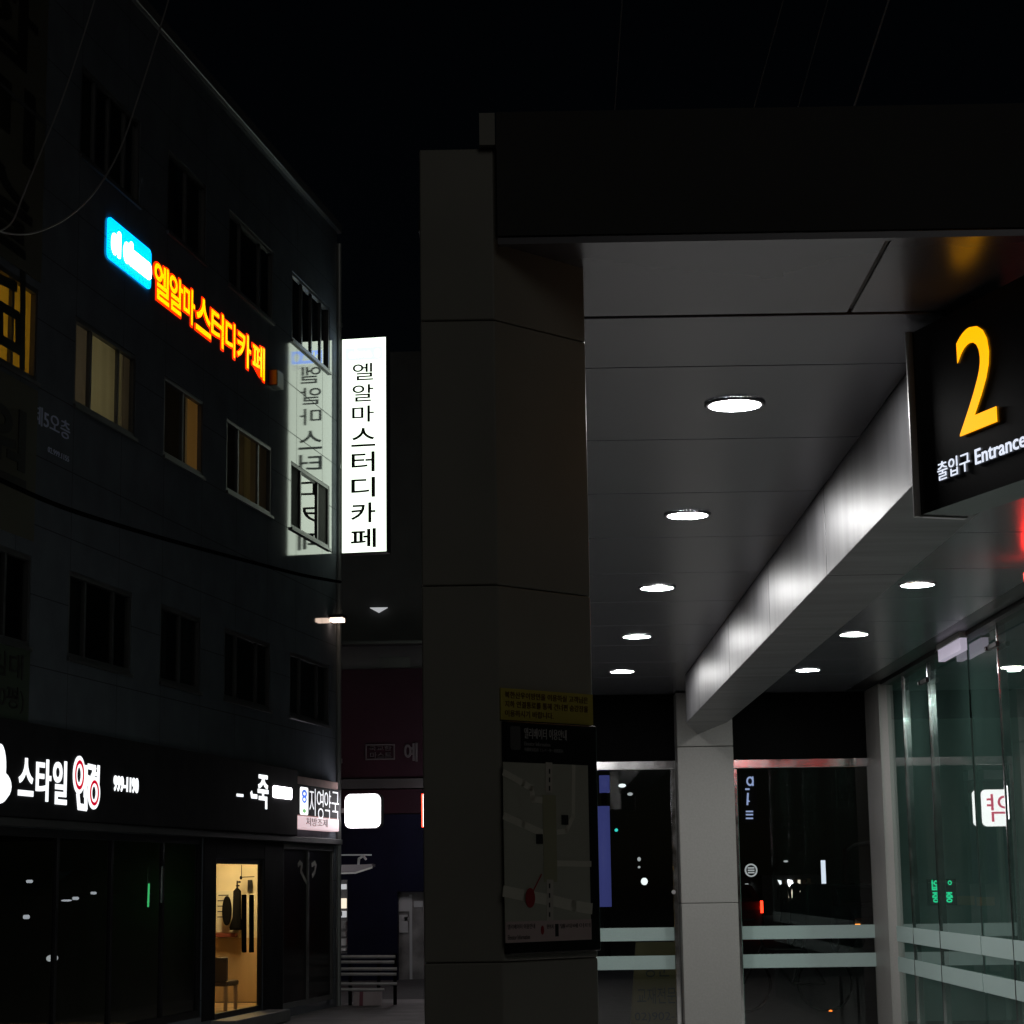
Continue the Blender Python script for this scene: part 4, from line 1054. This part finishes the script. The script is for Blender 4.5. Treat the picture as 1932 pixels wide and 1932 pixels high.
# hall behind the glass wall
mb = MB(); mb.wb(6.6, 6.75, 6, 30, 0, 3.4); mb.wb(4.06, 6.6, 24.0, 24.1, 0, 3.4)
struct(mb.build("wall", mat("hall_plaster", (0.32, 0.47, 0.43), 0.6, var=(1.5, 0.15))))
HW = YP(23.99)
for k, (u0, v0, u1, v1, lab) in enumerate(((1806, 1690, 1838, 1708, "beige paper sheet taped behind the glass wall, left of two"), (1843, 1692, 1876, 1709, "beige paper sheet taped behind the glass wall, right of two"))):
    a = HW.uv(u0, v1); b = HW.uv(u1, v0); mb = MB(); mb.box(HW, a[0], b[0], a[1], b[1], .002, .008)
    tag(mb.build("paper_sheet", mat("beige_paper", (0.7, 0.62, 0.42), 0.6)), lab, "paper", "paper sheets in the hall")
gl_ = thing("green_led_display", "small green led display with scrolling characters behind the glass wall", "display", HW.P(*HW.uv(1775, 1705)))
a = HW.uv(1750, 1708); b = HW.uv(1802, 1658)
mb = MB(); mb.box(HW, a[0], b[0], a[1], b[1], .002, .04); mb.build("casing", M['black'], gl_)
mb = MB()
for (u0, v0, u1, v1, tx) in ((1757, 1660, 1782, 1680, "영업"), (1758, 1683, 1770, 1703, "중"), (1783, 1683, 1796, 1703, "중"), (1787, 1661, 1794, 1670, "ㅇ")):
    a = HW.uv(u0, v1); b = HW.uv(u1, v0); mb.text(HW, tx, a[0], b[0], a[1], b[1], .041, .05, bold=.03, flip=True)
mb.build("lettering", M['green'], gl_)

# pharmacy post sign added unseen behind the rear column to give the glass wall's reflection
PP = YP(21.4)
pp = thing("hidden_pharmacy_sign", "white lit post sign with a red letter added unseen behind the rear column for its reflection", "sign", (1.89, 21.4, 0))
mb = MB(); mb.prism(PP, rrect(1.70, 2.08, 2.096, 2.476, .05), -.14, -.006); mb.build("cabinet", M['trim'], pp)
mb = MB(); mb.prism(PP, rrect(1.705, 2.075, 2.101, 2.471, .048), -.005, 0); mb.build("face", emit("pharmacy_white", (1, 0.98, 0.98), 3.2), pp)
mb = MB(); mb.text(PP, "약", 1.76, 2.02, 2.146, 2.426, .002, .004, bold=.0); mb.build("letter", emit("pharmacy_red", (0.9, 0.1, 0.2), 1.6), pp)
mb = MB(); mb.tube([(1.89, 21.47, 0), (1.89, 21.47, 2.096)], .035, 12); mb.build("post", M['pipe'], pp)

# ------------------------------------------------------------------ street seen through the rear glass
def px(y): return YP(y)
# yellow standing board
q = px(21).uv(1235, 1830); fr = Fr((px(21).uv(1197, 1900)[0], 21, 0), (1, .12, 0))
yb_ = thing("standing_board", "dark yellow standing notice board with faint writing behind the left glass pane", "board", (q[0], 21, 0))
M['dimyellow'] = mat("dull_yellow_board", (0.10, 0.08, 0.03), 0.6)
wd = px(21).uv(1283, 1900)[0] - px(21).uv(1197, 1900)[0]
mb = MB(); mb.prism(fr, [(-.06, .0), (wd + .0, .0), (wd, 1.0), (.03, 1.0)], -.03, 0); mb.build("panel", M['dimyellow'], yb_)
mb = MB(); mb.text(fr, "영문", .1, wd - .08, .66, .84, .001, .004); mb.text(fr, "교재전문", .03, wd - .03, .40, .56, .001, .004); mb.text(fr, "02)902-", .0, wd - .05, .22, .32, .001, .004); mb.build("lettering", M['signtext'], yb_)
# blue lit advertising column
P40 = px(40)
bc = thing("blue_column", "tall blue lit advertising column behind the left glass pane", "advertising column", P40.P(*P40.uv(1138, 1740)))
for v0, v1, u0, u1 in ((1463, 1496, 1131, 1150), (1521, 1711, 1130, 1150)):
    a = P40.uv(u0, v1); b = P40.uv(u1, v0); mb = MB(); mb.tube([P40.P((a[0] + b[0]) / 2, a[1], 0), P40.P((a[0] + b[0]) / 2, b[1], 0)], abs(b[0] - a[0]) / 2, 20); mb.build("lit_sleeve", M['bluelit'], bc, smooth=True)
a = P40.uv(1140, 1510); mb = MB(); mb.tube([P40.P(a[0], .0, 0), P40.P(a[0], P40.uv(1140, 1463)[1], 0)], .06, 14); mb.build("core_post", M['blackmatt'], bc)
def spot(name, lab, cat, y, u, v, du, dv, m, grp=None):
    p = px(y); q = p.uv(u, v); e = p.uv(u + du, v - dv)
    mb = MB(); mb.prism(p, ell(q[0], q[1], abs(e[0] - q[0]), abs(e[1] - q[1]), 14), -.15, 0)
    return tag(mb.build(name, m), lab, cat, grp)
spot("street_lamp_head", "bright lamp head high behind the left glass pane", "lamp", 60, 1174, 1482, 7, 3.5, M['white'])
spot("street_lamp_head", "dim lamp head below and right of the bright one behind the left glass", "lamp", 60, 1189, 1498, 5, 3, M['dimwhite'])
spot("headlight_glow", "large white round light low behind the left glass pane", "light", 50, 1216, 1663, 6, 7, M['white'])
spot("window_light", "small white light high above the round one behind the left glass", "light", 70, 1206, 1621, 3, 4, M['dimwhite'])
spot("window_light", "tiny white light between the two others behind the left glass", "light", 70, 1206, 1636, 2.2, 2.2, M['dimwhite'])
spot("signal_dot", "tiny turquoise signal light beside the blue column", "light", 60, 1163, 1566, 3, 3, emit("turquoise", (0.05, 0.8, 0.7), 1))
mb = MB(); q = RG.uv(1271, 1683, .06); mb.tube([RG.P(q[0], q[1], .045), RG.P(q[0], q[1], .075)], .02, 14)
tag(mb.build("door_button", M['trim']), "small white round button on the steel door edge", "button")
# bluish upright sign beside the column
P45 = px(45)
us = thing("upright_street_sign", "bluish lit upright sign seen through the right glass pane beside the column", "sign", P45.P(*P45.uv(1415, 1550)))
mb = MB(); a = P45.uv(1401, 1552); b = P45.uv(1427, 1460); mb.box(P45, a[0], b[0], a[1], b[1], -.15, -.01); mb.build("cabinet", M['black'], us)
mb = MB(); q = P45.uv(1415, 1474); e = P45.uv(1421.5, 1465); ring(P45, q[0], q[1], abs(e[0] - q[0]), abs(e[1] - q[1]), abs(e[0] - q[0]) * .6, abs(e[1] - q[1]) * .62, 0, .03, mb)
stroke(mb, P45, [P45.uv(1420, 1466), P45.uv(1420.5, 1482)], .03, 0, .028)
stroke(mb, P45, [P45.uv(1407, 1489), P45.uv(1413, 1489)], .035, 0, .03); stroke(mb, P45, [P45.uv(1411, 1497), P45.uv(1410, 1518)], .035, 0, .03)
stroke(mb, P45, [P45.uv(1411, 1511), P45.uv(1414, 1512)], .02, 0, .03)
for v in (1531, 1537, 1544): stroke(mb, P45, [P45.uv(1408, v), P45.uv(1420, v)], .03, 0, .02)
mb.build("lettering", M['bluesign'], us)
rd = thing("round_street_sign", "small round black and white sign under the bluish upright sign", "sign", P45.P(*P45.uv(1417, 1652)))
q = P45.uv(1417, 1642); mb = MB(); ring(P45, q[0], q[1], .135, .14, .105, .11, 0, .03, mb)
for dy in (-.05, 0.0, .05): mb.box(P45, q[0] - .07, q[0] + .07, q[1] + dy - .014, q[1] + dy + .014, 0, .028)
mb.build("mark", M['dimwhite'], rd)
mb = MB(); mb.prism(P45, ell(q[0], q[1], .14, .145), -.05, -.001); mb.build("disc", M['black'], rd)
# shops far up the street
def emis_panel(name, lab, cat, y, rects, body_rect, bodyname="shopfront"):
    p = px(y); a = p.uv(body_rect[0], body_rect[3]); b = p.uv(body_rect[2], body_rect[1])
    o = thing(name, lab, cat, (((a[0] + b[0]) / 2), y, 0))
    mb = MB(); mb.box(p, a[0], b[0], 0, b[1], -6, -.02); mb.build("wall", M['fascia'], o)
    for (pts, m, nm_) in rects:
        mb = MB(); mb.prism(p, [p.uv(u, v) for u, v in pts], -.018, .02); mb.build(nm_, m, o)
    return o
def R_(u0, v0, u1, v1): return [(u0, v1), (u1, v1), (u1, v0), (u0, v0)]
emis_panel("corner_shop", "brightly lit shopfront far up the street behind the walking people", "shop", 95, [
    ([(1467, 1660), (1477, 1662), (1481, 1668), (1473, 1673)], M['white'], "window"),
    ([(1486, 1660), (1494, 1661), (1497, 1668), (1488, 1673)], M['whitehot'], "window"),
    (R_(1488, 1674, 1510, 1694), M['warmwhite'], "window"), (R_(1498, 1660, 1510, 1673), M['warmwhite'], "window"),
    (R_(1512, 1669, 1524, 1678), emit("warm_bulb_panel", (1, .7, .4), 1.6), "window"),
    (R_(1521, 1671, 1532, 1688), emit("lime_panel", (.5, .6, .25), .5), "window")], (1440, 1650, 1560, 1745))
emis_panel("striped_shop", "narrow shopfront with pale vertical lit strips beyond the parked car", "shop", 100, [
    (R_(1406, 1667, 1412, 1684), M['dimwhite'], "window"), (R_(1414, 1667, 1420, 1684), M['pipe'], "window"),
    (R_(1424, 1666, 1431, 1683), M['dimwhite'], "window"), (R_(1437, 1666, 1440, 1686), M['dimwhite'], "window")], (1380, 1655, 1442, 1745))
spot("phone_glow", "orange glowing paper lamp between the walking people", "lamp", 79, 1513, 1693, 5, 5, emit("glow_amber", (1.0, .6, .25), 1.5))
spot("window_light", "tiny slanted white light above the walking people", "light", 90, 1483, 1625, 4, 2, M['dimwhite'])
p = px(88); a = p.uv(1552, 1668); b = p.uv(1557, 1623); mb = MB(); mb.box(p, a[0], b[0], p.uv(1554, 1692)[1], b[1], -.3, 0)
tag(mb.build("pillar_sign", emit("cool_white", (.8, .85, 1), 1.1)), "slim upright white light right of the walking people", "sign")
p = px(60)
lx = p.uv(1598, 1604)
po_ = thing("street_post", "dim grey street post with a side arm near the right glass frame", "post", (p.uv(1597, 1700)[0], 60, 0))
mb = MB(); xx = p.uv(1597, 1650)[0]; mb.tube([(xx, 60, 0), (xx, 60, p.uv(1597, 1602)[1])], .07, 10); mb.build("pole", M['fascia'], po_)
mb = MB(); a = p.uv(1612, 1594); b = p.uv(1650, 1588); mb.tube([p.P(a[0], a[1], 0), p.P(b[0], b[1], 0)], .05, 8)
mb.tube([(xx, 60, p.uv(1597, 1602)[1] - .06), p.P(a[0], a[1], 0)], .04, 8); mb.build("arm", M['grey'], po_)

# walking people
def person(x, y, fac, lab, top, legs, hgt=1.7, step=.22, skin=(.35, .22, .15)):
    k = hgt / 1.7
    J = [(0, 0, .92), (0, 0, 1.12), (0, 0, 1.36), (0, 0, 1.48), (0, .02, 1.56), (0, .03, 1.66),
         (-.17, 0, 1.40), (-.23, .02, 1.14), (-.21, .12, .92), (.17, 0, 1.40), (.23, 0, 1.14), (.22, -.06, .90),
         (-.09, 0, .88), (-.10, step * .6, .50), (-.10, step, .08), (-.10, step + .14, .04),
         (.09, 0, .88), (.10, -step * .2, .50), (.10, -step, .10), (.10, -step + .14, .04)]
    E = [(0, 1), (1, 2), (2, 3), (3, 4), (4, 5), (2, 6), (6, 7), (7, 8), (2, 9), (9, 10), (10, 11), (0, 12), (12, 13), (13, 14), (14, 15), (0, 16), (16, 17), (17, 18), (18, 19)]
    Rd = [.15, .14, .16, .06, .085, .09, .075, .055, .045, .075, .055, .045, .10, .07, .05, .045, .10, .07, .05, .045]
    me = bpy.data.meshes.new("person"); me.from_pydata([V(j) * k for j in J], E, [])
    o = bpy.data.objects.new("person", me); COL.objects.link(o)
    o.location = (x, y, 0); o.rotation_euler = (0, 0, fac)
    sk = o.modifiers.new("skin", 'SKIN')
    for i, r in enumerate(Rd): me.skin_vertices[0].data[i].radius = (r * k, r * k * .8)
    me.skin_vertices[0].data[0].use_root = True
    ss = o.modifiers.new("smooth", 'SUBSURF'); ss.levels = 2; ss.render_levels = 2
    m = bpy.data.materials.new("person_clothes"); m.use_nodes = True; t = m.node_tree
    b = t.nodes["Principled BSDF"]; tc = t.nodes.new("ShaderNodeTexCoord"); sp = t.nodes.new("ShaderNodeSeparateXYZ")
    cr = t.nodes.new("ShaderNodeValToRGB"); cr.color_ramp.interpolation = 'CONSTANT'
    mm = t.nodes.new("ShaderNodeMath"); mm.operation = 'DIVIDE'; mm.inputs[1].default_value = 1.8 * k
    t.links.new(tc.outputs["Object"], sp.inputs[0]); t.links.new(sp.outputs[2], mm.inputs[0]); t.links.new(mm.outputs[0], cr.inputs[0]); t.links.new(cr.outputs[0], b.inputs["Base Color"])
    cr.color_ramp.elements[0].color = (*legs, 1); cr.color_ramp.elements[1].position = .53; cr.color_ramp.elements[1].color = (*top, 1)
    e = cr.color_ramp.elements.new(.82); e.color = (*skin, 1)
    e = cr.color_ramp.elements.new(.90); e.color = (.01, .01, .01, 1)
    b.inputs["Roughness"].default_value = .8
    me.materials.append(m)
    return tag(o, lab, "person")
def gp(y, u): return (u - 1008) / FOC * y
person(gp(78, 1476), 79, .1, "leftmost of four walking people, thin, in grey clothes", (.06, .06, .06), (.03, .03, .035), 1.62)
person(gp(78, 1493), 78, -.2, "person in a black jacket walking in front of the lit shopfront", (.02, .02, .02), (.05, .05, .06), 1.66, .25)
person(gp(78, 1508), 78, .15, "person in a dark top and pale trousers beside the orange glowing lamp", (.02, .02, .02), (.12, .11, .10), 1.62, .18)
person(gp(78, 1521), 78.6, 0, "rightmost walking person in a light brown jacket", (.2, .16, .13), (.05, .05, .05), 1.68, .28)

# parked cars
def car(name, lab, loc, rz, paint, ln=4.3, wd=1.75, ht=1.45):
    r = thing(name, lab, "car", loc); r.rotation_euler = (0, 0, rz)
    def bld(nm_, mb, m, parent=r, sm=False):
        rr = mb; o_ = r.location.copy(); r.location = (0, 0, 0); ob_ = rr.build(nm_, m, parent, smooth=sm); r.location = o_; return ob_
    prof = [(-2.1, .35, .60), (-2.12, .75, .74), (-1.95, .98, .80), (-1.2, 1.02, .84), (-.6, 1.42, .66), (.7, 1.46, .66), (1.55, 1.08, .80), (2.05, .98, .80), (2.15, .6, .74), (2.1, .3, .66)]
    mb = MB(); cols = []
    for (y, z, hw) in prof:
        hw = hw * wd / 1.75
        cols.append([V((-hw, y, .3)), V((-hw, y, z * ht / 1.45)), V((hw, y, z * ht / 1.45)), V((hw, y, .3))])
    for a, b in zip(cols, cols[1:]):
        for k in range(4):
            j = (k + 1) % 4; mb.poly([a[k], a[j], b[j], b[k]])
    mb.poly(cols[0]); mb.poly(cols[-1])
    body = bld("body", mb, paint)
    bv = body.modifiers.new("round", 'BEVEL'); bv.width = .06; bv.segments = 3
    mb = MB(); mb.hexa([(-.62, -1.14, 1.07), (.62, -1.14, 1.07), (.54, -.66, 1.38), (-.54, -.66, 1.38), (-.62, -1.10, 1.05), (.62, -1.10, 1.05), (.54, -.62, 1.36), (-.54, -.62, 1.36)]); bld("windscreen", mb, M['black'])
    mb = MB(); mb.hexa([(-.6, 1.50, 1.13), (.6, 1.50, 1.13), (.54, .78, 1.45), (-.54, .78, 1.45), (-.6, 1.53, 1.15), (.6, 1.53, 1.15), (.54, .80, 1.48), (-.54, .80, 1.48)]); bld("rear_window", mb, M['black'])
    for sx in (-1, 1):
        for yy in (-1.3, 1.35):
            mb = MB(); mb.tube([(sx * .62, yy, .31), (sx * .86, yy, .31)], .31, 20); tyre = bld("wheel", mb, M['blackmatt'])
            mb = MB(); mb.tube([(sx * .861, yy, .31), (sx * .872, yy, .31)], .19, 16); bld("rim", mb, M['pipe'], tyre)
    mb = MB(); mb.wb(-.55, .55, -2.16, -2.13, .45, .50); bld("bumper_trim", mb, M['chrome'])
    return r, bld
paint = mat("dark_paint", (.03, .03, .035), .25, coat=1)
r, bld = car("parked_car", "dark parked car with a red tail lamp half hidden by the rear column", (gp(60, 1378), 62, 0), 0, mat("maroon_paint", (.08, .02, .025), .25, coat=1))
for sx in (-1, 1):
    mb = MB(); mb.wb(sx * .76 - .035, sx * .76 + .035, -2.17, -2.10, .66, 1.0); bld("tail_lamp", mb, M['redlamp'])
r, bld = car("parked_car", "black parked car with a chrome bumper and orange lamp at right behind the glass", (gp(46, 1612), 48, 0), .25, paint)
for sx in (-1, 1):
    mb = MB(); mb.wb(sx * .68 - .05, sx * .68 + .05, -2.17, -2.10, .56, .62); bld("marker_lamp", mb, M['orange'] if sx < 0 else M['dimwhite'])
# scooter lamp low behind the right pane: a parked bicycle
P26 = px(26)
bi = thing("bicycle", "dark bicycle with a small orange rear lamp parked low behind the right glass", "bicycle", P26.P(*P26.uv(1520, 1960)))
q = P26.uv(1567, 1912)
bx = q[0] - .6
for wx in (bx - .45, bx + .55):
    mb = MB(); ringpts = [P26.P(wx + .33 * math.cos(t * PI / 12), .34 + .33 * math.sin(t * PI / 12), 0) for t in range(25)]; mb.tube(ringpts, .018, 6); mb.build("wheel", M['blackmatt'], bi)
mb = MB()
for a, b in (((bx - .45, .34), (bx - .2, .8)), ((bx - .2, .8), (bx + .15, .34)), ((bx + .15, .34), (bx + .55, .34)), ((bx + .55, .34), (bx + .3, .78)), ((bx + .3, .78), (bx + .15, .34)), ((bx - .2, .75), (bx + .3, .74)), ((bx + .3, .74), (bx + .32, .9)), ((bx - .2, .8), (bx - .24, .98))):
    mb.tube([P26.P(*a, 0), P26.P(*b, 0)], .018, 8)
mb.build("frame", M['black'], bi)
mb = MB(); mb.box(P26, bx + .2, bx + .44, .9, .95, -.07, .07); mb.build("saddle", M['blackmatt'], bi, bevel=.02)
mb = MB(); mb.tube([P26.P(bx - .24, .98, -.26), P26.P(bx - .24, 1.0, .26)], .014, 8); mb.build("handlebar", M['pipe'], bi)
mb = MB(); mb.prism(P26, ell(q[0], q[1], .03, .045, 12), -.02, .03); mb.build("rear_lamp", emit("bike_orange", (1, .2, .02), 2.5), bi)

# wires against the sky above the canopy
def skywire(lab, u0, v0, u1, v1, y, r, m):
    p = px(y); a = p.uv(u0, v0); b = p.uv(u1, v1); mb = MB()
    d = (b[0] - a[0], b[1] - a[1]); A = p.P(a[0] - d[0] * .6, a[1] - d[1] * .6, 0); B = p.P(b[0] + d[0] * .3, b[1] + d[1] * .3, 0)
    mb.tube([A, B], r, 6)
    tag(mb.build("overhead_cable", m), lab, "cable")
skywire("brightest slanting wire above the canopy, nearest the picture's right", 1677, 0, 1612, 200, 22, .012, M['wire'])
skywire("faint wire above the canopy, second from the right", 1562, 0, 1505, 205, 24, .008, M['dullwire'])
skywire("faint wire above the canopy, third from the right", 1478, 0, 1422, 205, 24, .008, M['dullwire'])
skywire("faint steep wire above the canopy, furthest left", 1174, 0, 1160, 208, 24, .008, M['dullwire'])
